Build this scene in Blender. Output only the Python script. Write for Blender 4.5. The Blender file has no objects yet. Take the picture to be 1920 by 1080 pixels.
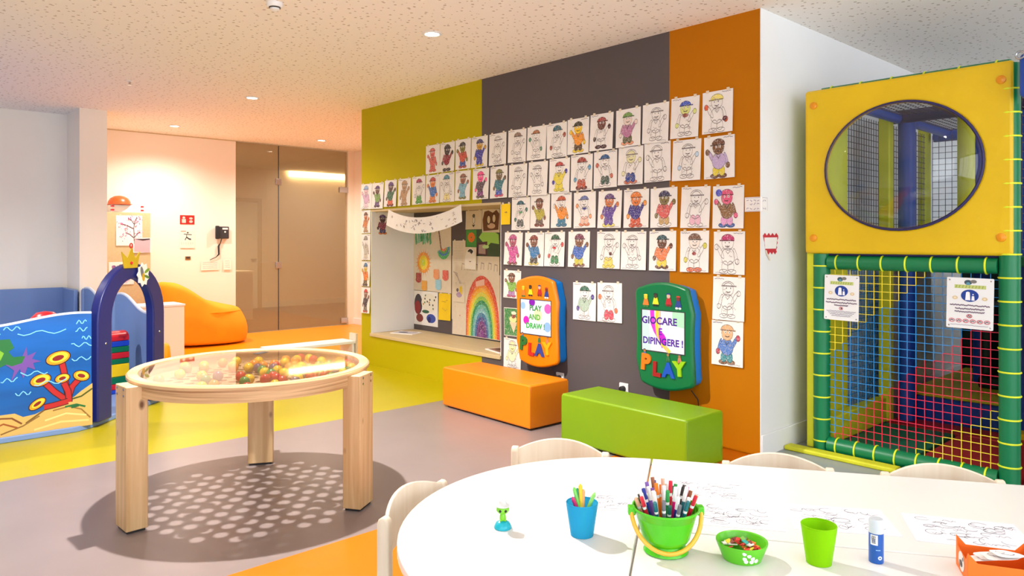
import bpy, bmesh, math, random
from mathutils import Vector, Matrix, noise
from math import pi, sin, cos, radians as R
rng = random.Random(7)
SC = bpy.context.scene
COL = SC.collection

# ------------------------------------------------------------------ camera
cd = bpy.data.cameras.new('camera'); cam = bpy.data.objects.new('camera', cd); COL.objects.link(cam)
cam.location = (2.378, -4.356, 1.395); cam.rotation_euler = (R(90), 0, R(47.55))
cd.sensor_width = 36; cd.lens = 36 * 1363 / 1920; cd.shift_y = -88 / 1920; cd.clip_start = .05
SC.camera = cam
# ------------------------------------------------------------------ world, exposure
w = bpy.data.worlds.new('sky'); SC.world = w; w.use_nodes = True
bg = w.node_tree.nodes['Background']; bg.inputs[0].default_value = (.93, .96, 1, 1); bg.inputs[1].default_value = 3.0
vs = SC.view_settings; vs.view_transform = 'Standard'; vs.look = 'None'; vs.gamma = 1; vs.use_curve_mapping = False
vs.exposure = 0.35
SC.cycles.max_bounces = 8; SC.cycles.glossy_bounces = 3; SC.cycles.transparent_max_bounces = 12
DOWNLIGHT_W, KEY_W, HALL_E = 45, 520, 14

# ------------------------------------------------------------------ materials
def lin(c):
    if isinstance(c, str):
        c = tuple(int(c[i:i+2], 16) for i in (0, 2, 4))
    return tuple(((v/255)/12.92 if v/255 <= .04045 else ((v/255+.055)/1.055)**2.4) for v in c)
MATS = {}
def nt(m):
    m.use_nodes = True; t = m.node_tree; return t, t.nodes, t.links
def mat(name, col, rough=.5, var=.06, scale=6, bump=0, bscale=80, metal=0, spec=.5, stretch=(1, 1, 1), coat=0):
    if name in MATS: return MATS[name]
    m = bpy.data.materials.new(name); t, n, l = nt(m); p = n['Principled BSDF']
    c = lin(col)
    tc = n.new('ShaderNodeTexCoord'); mp = n.new('ShaderNodeMapping'); mp.inputs['Scale'].default_value = stretch
    l.new(tc.outputs['Object'], mp.inputs[0])
    nz = n.new('ShaderNodeTexNoise'); nz.inputs['Scale'].default_value = scale; nz.inputs['Detail'].default_value = 3
    l.new(mp.outputs[0], nz.inputs['Vector'])
    rp = n.new('ShaderNodeValToRGB')
    rp.color_ramp.elements[0].position = .3; rp.color_ramp.elements[1].position = .7
    rp.color_ramp.elements[0].color = (*[v*(1-var) for v in c], 1); rp.color_ramp.elements[1].color = (*[min(1, v*(1+var)) for v in c], 1)
    l.new(nz.outputs[0], rp.inputs[0]); l.new(rp.outputs[0], p.inputs['Base Color'])
    p.inputs['Roughness'].default_value = rough; p.inputs['Metallic'].default_value = metal
    p.inputs['Specular IOR Level'].default_value = spec; p.inputs['Coat Weight'].default_value = coat
    if bump:
        b = n.new('ShaderNodeBump'); b.inputs['Strength'].default_value = bump; b.inputs['Distance'].default_value = .01
        n2 = n.new('ShaderNodeTexNoise'); n2.inputs['Scale'].default_value = bscale; n2.inputs['Detail'].default_value = 4
        l.new(tc.outputs['Object'], n2.inputs['Vector']); l.new(n2.outputs[0], b.inputs['Height']); l.new(b.outputs[0], p.inputs['Normal'])
    MATS[name] = m; return m
def emit(name, col, e):
    if name in MATS: return MATS[name]
    m = bpy.data.materials.new(name); t, n, l = nt(m); p = n['Principled BSDF']
    p.inputs['Base Color'].default_value = (*lin(col), 1); p.inputs['Emission Color'].default_value = (*lin(col), 1); p.inputs['Emission Strength'].default_value = e
    MATS[name] = m; return m
def glass(name, tint, refl=.06, rough=.02, haze=0):
    m = bpy.data.materials.new(name); t, n, l = nt(m); n.remove(n['Principled BSDF']); out = n['Material Output']
    tr = n.new('ShaderNodeBsdfTransparent'); tr.inputs[0].default_value = (*lin(tint), 1)
    gl = n.new('ShaderNodeBsdfGlossy'); gl.inputs['Roughness'].default_value = rough
    fc = n.new('ShaderNodeLayerWeight'); fc.inputs[0].default_value = .5
    pw = n.new('ShaderNodeMath'); pw.operation = 'POWER'; pw.inputs[1].default_value = 5; l.new(fc.outputs['Facing'], pw.inputs[0])
    fr = n.new('ShaderNodeMath'); fr.operation = 'MULTIPLY_ADD'; fr.inputs[1].default_value = 1-refl; fr.inputs[2].default_value = refl; l.new(pw.outputs[0], fr.inputs[0])
    mx = n.new('ShaderNodeMixShader'); l.new(fr.outputs[0], mx.inputs[0]); l.new(tr.outputs[0], mx.inputs[1]); l.new(gl.outputs[0], mx.inputs[2])
    last = mx
    if haze:
        df = n.new('ShaderNodeBsdfDiffuse'); df.inputs[0].default_value = (*lin(tint), 1)
        m2 = n.new('ShaderNodeMixShader'); m2.inputs[0].default_value = haze
        l.new(mx.outputs[0], m2.inputs[1]); l.new(df.outputs[0], m2.inputs[2]); last = m2
    l.new(last.outputs[0], out.inputs[0]); MATS[name] = m; return m
def paint_mat(name, crayon=0, emission=0, rough=.6):
    """flat print: the colour of each stroke comes from the mesh's colour attribute"""
    m = bpy.data.materials.new(name); t, n, l = nt(m); p = n['Principled BSDF']
    a = n.new('ShaderNodeAttribute'); a.attribute_name = 'Col'; src = a.outputs['Color']
    if crayon:
        tc = n.new('ShaderNodeTexCoord'); nz = n.new('ShaderNodeTexNoise'); nz.inputs['Scale'].default_value = 110; nz.inputs['Detail'].default_value = 2
        l.new(tc.outputs['Object'], nz.inputs['Vector'])
        rp = n.new('ShaderNodeValToRGB'); rp.color_ramp.elements[0].position = .5; rp.color_ramp.elements[1].position = .68
        rp.color_ramp.elements[1].color = (crayon, crayon, crayon, 1); rp.color_ramp.elements[0].color = (0, 0, 0, 1)
        l.new(nz.outputs[0], rp.inputs[0])
        mx = n.new('ShaderNodeMixRGB'); mx.inputs[2].default_value = (*lin((238, 232, 228)), 1)
        l.new(rp.outputs[0], mx.inputs[0]); l.new(src, mx.inputs[1]); src = mx.outputs[0]
    if not emission: l.new(src, p.inputs['Base Color'])
    else: p.inputs['Base Color'].default_value = (.01, .01, .01, 1)
    p.inputs['Roughness'].default_value = rough
    if emission:
        l.new(src, p.inputs['Emission Color']); p.inputs['Emission Strength'].default_value = emission
    MATS[name] = m; return m
def wood(name, c0, c1, axis=2, knots=True, rough=.45, scale=1, vec=None):
    m = bpy.data.materials.new(name); t, n, l = nt(m); p = n['Principled BSDF']
    tc = n.new('ShaderNodeTexCoord'); mp = n.new('ShaderNodeMapping'); s = [22*scale]*3; s[axis] = 1.2*scale; mp.inputs['Scale'].default_value = vec or s
    l.new(tc.outputs['Object'], mp.inputs[0])
    nz = n.new('ShaderNodeTexNoise'); nz.inputs['Scale'].default_value = 1; nz.inputs['Detail'].default_value = 5; nz.inputs['Distortion'].default_value = .6
    l.new(mp.outputs[0], nz.inputs['Vector'])
    rp = n.new('ShaderNodeValToRGB'); rp.color_ramp.elements[0].position = .35; rp.color_ramp.elements[1].position = .65
    rp.color_ramp.elements[0].color = (*lin(c0), 1); rp.color_ramp.elements[1].color = (*lin(c1), 1)
    l.new(nz.outputs[0], rp.inputs[0]); src = rp.outputs[0]
    if knots:
        m2 = n.new('ShaderNodeMapping'); s2 = [1]*3; s2[axis] = .55; m2.inputs['Scale'].default_value = s2; l.new(tc.outputs['Object'], m2.inputs[0])
        vo = n.new('ShaderNodeTexVoronoi'); vo.inputs['Scale'].default_value = 9; l.new(m2.outputs[0], vo.inputs['Vector'])
        r2 = n.new('ShaderNodeValToRGB'); r2.color_ramp.elements[0].position = .07; r2.color_ramp.elements[1].position = .16
        r2.color_ramp.elements[0].color = (1, 1, 1, 1); r2.color_ramp.elements[1].color = (0, 0, 0, 1)
        l.new(vo.outputs['Distance'], r2.inputs[0])
        mx = n.new('ShaderNodeMixRGB'); mx.inputs[2].default_value = (*lin((112, 74, 44)), 1)
        l.new(r2.outputs[0], mx.inputs[0]); l.new(src, mx.inputs[1]); src = mx.outputs[0]
    l.new(src, p.inputs['Base Color']); p.inputs['Roughness'].default_value = rough
    MATS[name] = m; return m
def ceiling_mat():
    m = bpy.data.materials.new('perforated_ceiling'); t, n, l = nt(m); p = n['Principled BSDF']
    tc = n.new('ShaderNodeTexCoord')
    vo = n.new('ShaderNodeTexVoronoi'); vo.inputs['Scale'].default_value = 15; vo.voronoi_dimensions = '2D'; l.new(tc.outputs['Object'], vo.inputs['Vector'])
    sep = n.new('ShaderNodeSeparateColor'); l.new(vo.outputs['Color'], sep.inputs[0])
    mu = n.new('ShaderNodeMath'); mu.operation = 'MULTIPLY_ADD'; mu.inputs[1].default_value = .1; mu.inputs[2].default_value = .06; l.new(sep.outputs[0], mu.inputs[0])
    lt = n.new('ShaderNodeMath'); lt.operation = 'LESS_THAN'; l.new(vo.outputs['Distance'], lt.inputs[0]); l.new(mu.outputs[0], lt.inputs[1])
    mx = n.new('ShaderNodeMixRGB'); mx.inputs[1].default_value = (*lin((250, 244, 236)), 1); mx.inputs[2].default_value = (*lin((198, 184, 172)), 1)
    l.new(lt.outputs[0], mx.inputs[0]); l.new(mx.outputs[0], p.inputs['Base Color']); p.inputs['Roughness'].default_value = .9
    MATS['ceiling'] = m; return m
ceiling_mat()
mat('green_paint', (188, 174, 0), .6, .02, 2, spec=.15); mat('grey_paint', (95, 87, 88), .6, .02, 2, spec=.15); mat('orange_paint', (188, 112, 0), .6, .02, 2, spec=.15)
mat('white_paint', (236, 236, 236), .7, .01, 2); mat('warm_white', (252, 246, 236), .7, .01, 2); mat('cream_paint', (248, 234, 220), .7, .01, 2); mat('beige_board', (206, 184, 142), .5, .05, 4, stretch=(1, 8, 8))
mat('grey_floor', (138, 125, 123), .32, .04, 3); mat('green_floor', (176, 162, 0), .32, .03, 3); mat('orange_floor', (240, 148, 0), .32, .03, 3); mat('orange_floor_dimmed', (214, 114, 0), .32, .03, 3); mat('blue_grey_floor', (150, 158, 162), .35, .04, 3)
wood('hall_floor_wood', (120, 92, 60), (140, 110, 74), 1, False)
wood('pine', (198, 160, 112), (222, 190, 144), 2); wood('pine_ring', (176, 136, 92), (222, 188, 142), 0, False, vec=(2, 2, 90)); wood('beech', (226, 208, 184), (236, 222, 202), 2, False)
mat('black_rubber', (28, 28, 30), .6); mat('dark_grey', (52, 52, 56), .45); mat('white_plastic', (240, 240, 240), .3, .01); mat('chrome', (190, 190, 195), .2, .02, metal=1)
mat('white_laminate', (232, 230, 227), .22, .01, 3); mat('paper', (240, 236, 232), .8, .02, 20); mat('beige_paper', (226, 212, 190), .8, .03, 20); mat('tape', (226, 212, 186), .5)
mat('orange_vinyl', (240, 132, 0), .38, .03, 3, .06, 300); mat('green_vinyl', (124, 162, 2), .38, .03, 3, .06, 300); mat('orange_fabric', (250, 160, 0), .75, .05, 5, .3, 9)
mat('light_blue_panel', (112, 142, 196), .4, .03, 3); mat('navy_panel', (22, 32, 104), .35, .04, 3); mat('pale_edge', (196, 208, 232), .4)
mat('pad_yellow', (228, 188, 0), .42, .05, 3, 1, 5); mat('foam_lime', (214, 214, 40), .6, .08, 5, .2, 30); mat('pad_green', (0, 122, 74), .38, .05, 4); mat('tie_yellow', (226, 240, 40), .4)
mat('pad_blue', (22, 74, 176), .42, .05, 4); mat('pad_navy', (42, 36, 92), .5); mat('pad_red', (176, 14, 24), .5, .08, 30); mat('mat_green', (12, 110, 84), .6); mat('mat_red', (176, 30, 40), .6); mat('dark_green', (8, 46, 40), .6)
mat('net_yellow', (250, 226, 60), .6); mat('net_blue', (40, 140, 214), .6); mat('net_red', (226, 40, 74), .6); mat('net_dark', (70, 52, 66), .7)
mat('button_orange', (236, 150, 10), .3); mat('red_plastic', (206, 26, 38), .3); mat('blue_plastic', (24, 66, 190), .3); mat('green_plastic', (4, 112, 70), .3); mat('yellow_plastic', (246, 204, 10), .3)
mat('kiosk_orange', (236, 130, 2), .3, .02); mat('kiosk_green', (0, 112, 62), .3, .02); mat('kiosk_blue', (10, 128, 220), .3, .02)
emit('lamp_face', (255, 246, 232), 14); emit('cove_strip', (255, 244, 214), HALL_E)
glass('clear_acrylic', (252, 252, 252)); glass('door_glass', (228, 216, 192), haze=.14); glass('dome_glass', (226, 232, 238), rough=.03); 
paint_mat('crayon', .4); paint_mat('print'); paint_mat('screen_print', 0, .85, .2); paint_mat('mural', 0, 0, .3)

# ------------------------------------------------------------------ geometry helpers
class G:
    def __init__(s): s.v = []; s.f = []; s.c = []
    def add(s, vs, fs, col=None):
        o = len(s.v); s.v += [tuple(p) for p in vs]; s.f += [tuple(i+o for i in q) for q in fs]; s.c += [col]*len(fs); return s
    def box(s, x0, x1, y0, y1, z0, z1, M=None):
        vs = [Vector((x, y, z)) for x in (x0, x1) for y in (y0, y1) for z in (z0, z1)]
        if M: vs = [M @ q for q in vs]
        return s.add(vs, [(0, 1, 3, 2), (4, 6, 7, 5), (0, 4, 5, 1), (2, 3, 7, 6), (0, 2, 6, 4), (1, 5, 7, 3)])
    def lathe(s, prof, n=24, c=(0, 0, 0), M=None):
        vs = []; fs = []
        for r, z in prof:
            for i in range(n):
                a = 2*pi*i/n; vs.append(Vector((c[0]+r*cos(a), c[1]+r*sin(a), c[2]+z)))
        for j in range(len(prof)-1):
            for i in range(n): fs.append((j*n+i, j*n+(i+1) % n, (j+1)*n+(i+1) % n, (j+1)*n+i))
        closed = prof[0] == prof[-1]
        if prof[0][0] > 1e-4 and not closed: fs.append(tuple(reversed(range(n))))
        if prof[-1][0] > 1e-4 and not closed: fs.append(tuple((len(prof)-1)*n+i for i in range(n)))
        if M: vs = [M @ q for q in vs]
        return s.add(vs, fs)
    def tube(s, pts, r, n=8, closed=False, caps=True):
        pts = [Vector(p) for p in pts]; m = len(pts); vs = []; fs = []; up = None
        for i, p in enumerate(pts):
            a = pts[(i-1) % m] if closed or i else p; b = pts[(i+1) % m] if closed or i < m-1 else p
            t = (b-a).normalized()
            if up is None: up = Vector((0, 0, 1)) if abs(t.z) < .9 else Vector((1, 0, 0))
            sx = t.cross(up).normalized(); up = sx.cross(t).normalized(); rr = r[i] if isinstance(r, (list, tuple)) else r
            vs += [p+sx*rr*cos(2*pi*k/n)+up*rr*sin(2*pi*k/n) for k in range(n)]
        for j in range(m if closed else m-1):
            for k in range(n): fs.append((j*n+k, j*n+(k+1) % n, ((j+1) % m)*n+(k+1) % n, ((j+1) % m)*n+k))
        if caps and not closed: fs += [tuple(reversed(range(n))), tuple((m-1)*n+k for k in range(n))]
        return s.add(vs, fs)
    def prism(s, poly, d0, d1, o=(0, 0, 0), ux=(1, 0, 0), uy=(0, 0, 1), un=(0, -1, 0)):
        """2D outline extruded from d0 to d1 along un"""
        o, ux, uy, un = map(Vector, (o, ux, uy, un)); n = len(poly)
        vs = [o+ux*a+uy*b+un*d for d in (d0, d1) for a, b in poly]
        fs = [tuple(reversed(range(n))), tuple(range(n, 2*n))]+[(i, (i+1) % n, n+(i+1) % n, n+i) for i in range(n)]
        return s.add(vs, fs)
    def ell(s, c, r, n=16, m=8, M=None):
        pr = [(sin(pi*j/m), -cos(pi*j/m)) for j in range(m+1)]; pr[0] = (1e-5, -1); pr[-1] = (1e-5, 1)
        vs = []; fs = []
        for a, b in pr:
            for i in range(n):
                t = 2*pi*i/n; q = Vector((r[0]*a*cos(t), r[1]*a*sin(t), r[2]*b))
                vs.append((M @ q if M else q)+Vector(c))
        for j in range(m):
            for i in range(n): fs.append((j*n+i, j*n+(i+1) % n, (j+1)*n+(i+1) % n, (j+1)*n+i))
        return s.add(vs, fs)
    def holed(s, W, H, hole, d0, d1, o=(0, 0, 0), N=48):
        """W x H plate centred on o in the XZ plane with an inner outline hole(t); extruded along -Y"""
        o = Vector(o); ang = sorted([2*pi*i/N for i in range(N)]+[math.atan2(b, a) % (2*pi) for a in (-W/2, W/2) for b in (-H/2, H/2)])
        n = len(ang); vs = []; fs = []
        for d in (d0, d1):
            for a in ang:
                k = min(W/2/max(abs(cos(a)), 1e-9), H/2/max(abs(sin(a)), 1e-9)); vs.append(o+Vector((k*cos(a), -d, k*sin(a))))
            for a in ang:
                x, z = hole(a); vs.append(o+Vector((x, -d, z)))
        for i in range(n):
            j = (i+1) % n
            fs += [(i, n+i, n+j, j), (2*n+i, 2*n+j, 3*n+j, 3*n+i), (i, j, 2*n+j, 2*n+i), (n+i, 3*n+i, 3*n+j, n+j)]
        return s.add(vs, fs)
def obj(name, g, m, parent=None, smooth=None, bevel=0, loc=None, rot=None, kind=None, recalc=True):
    me = bpy.data.meshes.new(name); me.from_pydata(g.v, [], g.f)
    if any(c is not None for c in g.c):
        at = me.color_attributes.new('Col', 'FLOAT_COLOR', 'CORNER'); k = 0; dat = []
        for p, c in zip(me.polygons, g.c): dat += [*(lin(c) if c else (1, 1, 1)), 1]*p.loop_total
        at.data.foreach_set('color', dat)
    elif recalc:
        b = bmesh.new(); b.from_mesh(me); bmesh.ops.recalc_face_normals(b, faces=b.faces); b.to_mesh(me); b.free()
    me.update()
    if smooth is not None:
        me.shade_smooth(); me.set_sharp_from_angle(angle=R(smooth))
    o = bpy.data.objects.new(name, me); COL.objects.link(o)
    if isinstance(m, (list, tuple)):
        for q in m: me.materials.append(MATS[q])
    else: me.materials.append(MATS[m])
    if bevel:
        b = o.modifiers.new('bevel', 'BEVEL'); b.width = bevel; b.segments = 3; b.limit_method = 'ANGLE'; b.angle_limit = R(40)
        me.shade_smooth(); me.set_sharp_from_angle(angle=R(50))
    if parent: o.parent = parent
    if loc: o.location = loc
    if rot: o.rotation_euler = rot
    if kind: o['kind'] = kind
    return o
def tag(o, label, cat, group=None):
    o['label'] = label; o['category'] = cat
    if group: o['group'] = group
    return o
def thing(name, label, cat, loc=(0, 0, 0), rz=0, group=None):
    o = bpy.data.objects.new(name, None); COL.objects.link(o); o.empty_display_size = .1
    o.location = loc; o.rotation_euler = (0, 0, rz); return tag(o, label, cat, group)
def struct(name, g, m, parent=None, **k):
    o = obj(name, g, m, parent, **k)
    if not parent: o['kind'] = 'structure'
    return o
def rrect(w, h, r, n=6):
    out = []
    for cx, cy, a0 in ((w/2-r, h/2-r, 0), (-w/2+r, h/2-r, 90), (-w/2+r, -h/2+r, 180), (w/2-r, -h/2+r, 270)):
        out += [(cx+r*cos(R(a0+90*i/n)), cy+r*sin(R(a0+90*i/n))) for i in range(n+1)]
    return out
def lamp(name, kind, loc, e, col=(1, .93, .84), parent=None, **k):
    d = bpy.data.lights.new(name, kind); d.energy = e; d.color = col
    for a, b in k.items(): setattr(d, a, b)
    o = bpy.data.objects.new(name, d); COL.objects.link(o); o.location = loc
    if parent: o.parent = parent
    return o

class Print:
    """flat print built from coloured polygons; f maps sheet coordinates to 3D, layer by layer"""
    def __init__(s, f, step=.00005, base=.0004): s.g = G(); s.f = f; s.k = 0; s.step = step; s.base = base
    def poly(s, pts, col):
        s.k += 1; d = s.base+s.step*min(s.k, 200); s.g.add([s.f(a, b, d) for a, b in pts], [tuple(range(len(pts)))], col)
    def ell(s, cx, cy, rx, ry, col, n=14, rot=0, a0=0, a1=360):
        full = a1-a0 >= 360; q = []
        for i in range(n if full else n+1):
            t = R(a0+(a1-a0)*i/n); x, y = rx*cos(t), ry*sin(t); q.append((cx+x*cos(rot)-y*sin(rot), cy+x*sin(rot)+y*cos(rot)))
        s.poly(q, col)
    def stroke(s, pts, wd, col):
        s.k += 1; d = s.base+s.step*min(s.k, 200); vs = []; fs = []; n = len(pts)
        for i, (a, b) in enumerate(pts):
            p, q = pts[max(i-1, 0)], pts[min(i+1, n-1)]; tx, ty = q[0]-p[0], q[1]-p[1]; L = math.hypot(tx, ty) or 1
            vs += [s.f(a-ty/L*wd/2, b+tx/L*wd/2, d), s.f(a+ty/L*wd/2, b-tx/L*wd/2, d)]
        for i in range(n-1): fs.append((2*i, 2*i+1, 2*i+3, 2*i+2))
        s.g.add(vs, fs, col)
    def ring(s, cx, cy, rx, ry, wd, col, n=14, a0=0, a1=360, rot=0):
        s.stroke([(cx+rx*cos(R(a0+(a1-a0)*i/n))*cos(rot)-ry*sin(R(a0+(a1-a0)*i/n))*sin(rot), cy+rx*cos(R(a0+(a1-a0)*i/n))*sin(rot)+ry*sin(R(a0+(a1-a0)*i/n))*cos(rot)) for i in range(n+1)], wd, col)
    def text(s, body, cx, cy, size, col, spread=1, bold=0):
        s.k += 1; d = s.base+s.step*min(s.k, 200)
        vs, fs, w_ = text_mesh(body, size, bold)
        s.g.add([s.f(cx+x*spread, cy+y, d) for x, y in vs], fs, col)
    def scribble(s, x0, x1, y, col, wd=.0012, amp=.003, n=20, r=rng):
        s.stroke([(x0+(x1-x0)*i/n, y+r.uniform(-amp, amp)) for i in range(n+1)], wd, col)
    def build(s, name, m, parent): return obj(name, s.g, m, parent, recalc=False)
def text_mesh(body, size, bold=0, extrude=0):
    cu = bpy.data.curves.new('text', 'FONT'); cu.body = body; cu.size = size; cu.align_x = 'CENTER'; cu.align_y = 'CENTER'; cu.offset = bold; cu.extrude = extrude; cu.resolution_u = 3
    o = bpy.data.objects.new('text', cu); COL.objects.link(o)
    dg = bpy.context.evaluated_depsgraph_get(); me = bpy.data.meshes.new_from_object(o.evaluated_get(dg))
    vs = [tuple(v.co) if extrude else (v.co.x, v.co.y) for v in me.vertices]; fs = [tuple(p.vertices) for p in me.polygons]
    bpy.data.objects.remove(o); bpy.data.curves.remove(cu); bpy.data.meshes.remove(me)
    return vs, fs, size

# ================================================================== THE ROOM
H = 2.9; XL = -8.45
b = lambda *a: G().box(*a)
struct('floor_grey', b(-2.73, -.66, -6.8, 0, -.1, 0), 'grey_floor')
struct('floor_green', b(-4.94, -2.73, -6.8, 0, -.1, 0), 'green_floor')
struct('floor_orange_back', b(XL, -4.94, -6.8, 1.95, -.1, 0), 'orange_floor')
struct('floor_orange_front', b(-.66, .03, -6.8, 0, -.1, 0), 'orange_floor_dimmed')  # orange vinyl with its colour darkened to offset the strong lamp overhead
struct('floor_right', G().box(.03, 5, -6.8, 0, -.1, 0).box(0, 5, 0, 4, -.1, 0), 'blue_grey_floor')
struct('floor_hall', b(-12.5, XL, -1.4, 5.5, -.1, 0), 'hall_floor_wood')
struct('ceiling', b(-12.5, 5.1, -6.9, 5.5, H, H+.1), 'ceiling')
NX0, NX1, NZ0, NZ1, ND = -4.744, -2.53, .33, 1.745, .58
struct('wall_back_green', G().box(-4.94, NX0, 0, .66, 0, H).box(NX0, -2.8, 0, .66, 0, NZ0).box(NX0, -2.8, 0, .66, NZ1, H), 'green_paint')
struct('wall_back_grey', G().box(-2.8, NX1, 0, .66, 0, NZ0).box(-2.8, NX1, 0, .66, NZ1, H).box(NX1, -.71, 0, .66, 0, H), 'grey_paint')
struct('wall_back_orange', b(-.71, -.006, 0, .66, 0, H), 'orange_paint')
struct('niche_back', b(NX0, NX1, ND, .66, NZ0, NZ1), 'grey_paint')
struct('niche_side', G().box(NX0, NX0+.012, .004, ND, NZ0, NZ1).box(NX1-.012, NX1, .004, ND, NZ0, NZ1), 'white_paint')
struct('niche_shelf', b(NX0+.001, NX1-.001, -.015, ND, NZ0-.006, NZ0+.03), 'beige_board', bevel=.004)
struct('niche_soffit', b(NX0+.001, NX1-.001, -.004, ND, NZ1-.02, NZ1+.002), 'beige_board')
struct('wall_side_white', b(-.006, 0, -.003, 4, 0, H), 'white_paint')
struct('baseboard_side', b(0, .012, -.003, 4, 0, .14), 'white_paint', bevel=.003)
struct('wall_left', b(-7.75, -7.6, -6.8, -2.42, 0, H), 'warm_white')
struct('wall_pillar', b(-8.6, -6.97, -2.42, -2.14, 0, H), 'warm_white')
struct('wall_phone', b(-8.6, XL, -2.14, -.06, 0, H), 'cream_paint')
struct('wall_recess', G().box(XL, -4.94, 1.95, 2.1, 0, H).box(-8.55, XL, 1.83, 1.95, 0, H), 'cream_paint')
struct('wall_recess_side', b(-4.99, -4.94, .66, 1.95, 0, H), 'cream_paint')
struct('baseboard_recess', b(XL, -4.99, 1.935, 1.95, 0, .1), 'white_paint')
struct('wall_hall_far', b(-12.5, -12.4, -1.4, 5.5, 0, H), 'cream_paint')
struct('baseboard_hall', b(-12.4, -12.385, -1.4, 5.5, 0, .12), 'white_paint')
struct('wall_hall_ends', G().box(-12.4, -8.6, -1.5, -1.4, 0, H).box(-12.4, -8.55, 5.4, 5.5, 0, H).box(-8.6, -8.55, 1.95, 5.4, 0, H), 'cream_paint')
struct('wall_far', b(0, 5, 4, 4.1, 0, H), 'white_paint')
# behind the camera: the window fronts that light the room
def window_front(name, n, a0, a1, z0, z1, put, lo):
    g = G(); g2 = G(); put(g, lo, a1+.6, 0, z0); put(g, lo, a1+.6, z1, H); put(g, lo, a0, z0, z1); put(g, a1, a1+.6, z0, z1)
    wl = struct('wall_'+name, g, 'white_paint')
    for i in range(n+1):
        a = a0+(a1-a0)*i/n; put(g2, max(a0, a-.03), min(a1, a+.03), z0, z1)
    struct('window_frame_'+name, g2, 'white_plastic', wl)
window_front('front', 2, 1.6, 4.4, .25, 2.75, lambda g, p, q, r, s: g.box(p, q, -6.9, -6.8, r, s), -7.6)
window_front('right', 6, -6.2, 3.4, .25, 2.75, lambda g, p, q, r, s: g.box(5, 5.1, p, q, r, s), -6.8)
# beige strip standing in for the dark shadow gap between phone wall and ceiling
struct('gap_shade_strip_1', b(XL, XL+.004, -2.14, -.06, H-.015, H-.002), 'beige_board')

# glass front to the hall
gd = thing('glass_partition', 'tall frameless glass door and side pane leading to the hall', 'glass door', (XL, 0, 0))
obj('side_pane', b(-.006, .006, -.055, .605, .01, H-.02), 'door_glass', gd)
dr = obj('door_pane', b(-.006, .006, .615, 1.8, .01, H-.02), 'door_glass', gd)
for z in (2.32, 1.02): obj('clamp', b(-.015, .02, .56, .65, z-.05, z+.05), 'chrome', gd, bevel=.004)
obj('hinge', b(-.02, .025, 1.66, 1.82, 2.2, 2.29), 'chrome', gd, bevel=.004); obj('hinge', b(-.02, .025, 1.69, 1.82, .03, .12), 'chrome', gd, bevel=.004)
obj('edge_seal', b(-.007, .008, .605, .615, .01, H-.02), 'dark_grey', gd)
hd = thing('hall_door', 'pale door with a frame in the hall behind the glass', 'door', (-12.38, 0, 0)); hd['kind'] = 'structure'
obj('leaf', b(-.02, .02, 1.1, 1.95, 0, 2.2), 'white_paint', hd); obj('frame', G().box(-.02, .05, 1.02, 1.1, 0, 2.28).box(-.02, .05, 1.95, 2.03, 0, 2.28).box(-.02, .05, 1.1, 1.95, 2.2, 2.28), 'beige_board', hd)
o = obj('handle', G().box(.02, .07, 1.8, 1.9, 1.0, 1.03), 'chrome', hd)
cs = obj('cove_light', b(-12.4, -12.34, 2.65, 5.3, 2.79, 2.88), 'cove_strip'); tag(cs, 'long glowing strip light high on the hall wall', 'strip light')
hc = thing('hall_counter', 'pale low counter standing in the hall behind the glass', 'counter', (-10.6, 0, 0))
obj('body', b(-.25, .25, -.3, 1.0, 0, .82), 'white_paint', hc); obj('top', b(-.28, .28, -.33, 1.03, .82, .86), 'white_plastic', hc)
sh = obj('wall_shelf', b(-6.0, -5.0, 1.75, 1.93, .96, 1.0), 'white_paint'); tag(sh, 'thin cream ledge on the recess wall right of the glass door', 'shelf')

# ceiling devices
def downlight(x, y, label, e=DOWNLIGHT_W, vis=True, col=(1, .92, .82)):
    t = thing('downlight', label, 'ceiling light', (x, y, H), 0, 'round ceiling downlights')
    obj('trim_ring', G().lathe([(.058, 0), (.075, -.001), (.075, -.006), (.055, -.008), (.05, -.003)], 28), 'white_plastic', t, 40)
    obj('lamp', G().lathe([(1e-5, -.004), (.05, -.004), (.05, -.001)], 24), 'lamp_face', t)
    lamp('downlight_beam', 'SPOT', (0, 0, -.02), e, col, t, spot_size=R(150), spot_blend=.9, shadow_soft_size=.05)
    return t
downlight(-1.904, -1.225, 'round white downlight nearest the grey wall band, largest of the four')
downlight(-5.09, -1.22, 'round downlight in mid ceiling, between the pillar and the green wall', 120)
downlight(-7.6, -1.2, 'round downlight close to the phone wall, leftmost of the four', 150, col=(1, .95, .87))
downlight(-7.55, .87, 'round downlight in front of the glass door', 170, col=(1, .95, .87))
for x_, y_, lb_ in ((-5.09, -4.3, 'added unseen downlight above the sea panel of the pen'), (-1.9, -4.9, 'added unseen downlight in the ceiling behind the ball table, out of the frame'), (1.5, -1.25, 'added unseen downlight above the end of the craft tables'), (1.5, -4.6, 'added unseen downlight above the photographer')):  # unseen downlights, added to brighten the walls, floor and ceiling
    downlight(x_, y_, lb_, 300 if x_ < -4 else 40 if x_ < 0 else 20)
k = thing('downlight', 'round downlight straight above the ball table', 'ceiling light', (-1.52, -2.74, H), 0, 'round ceiling downlights')
obj('trim_ring', G().lathe([(.058, 0), (.075, -.001), (.075, -.006), (.055, -.008), (.05, -.003)], 28), 'white_plastic', k, 40)
obj('lamp', G().lathe([(1e-5, -.004), (.05, -.004), (.05, -.001)], 24), 'lamp_face', k)
lamp('downlight_beam', 'SPOT', (0, 0, -.02), KEY_W, (1, .95, .9), k, spot_size=R(140), spot_blend=.6, shadow_soft_size=.03)
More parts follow.
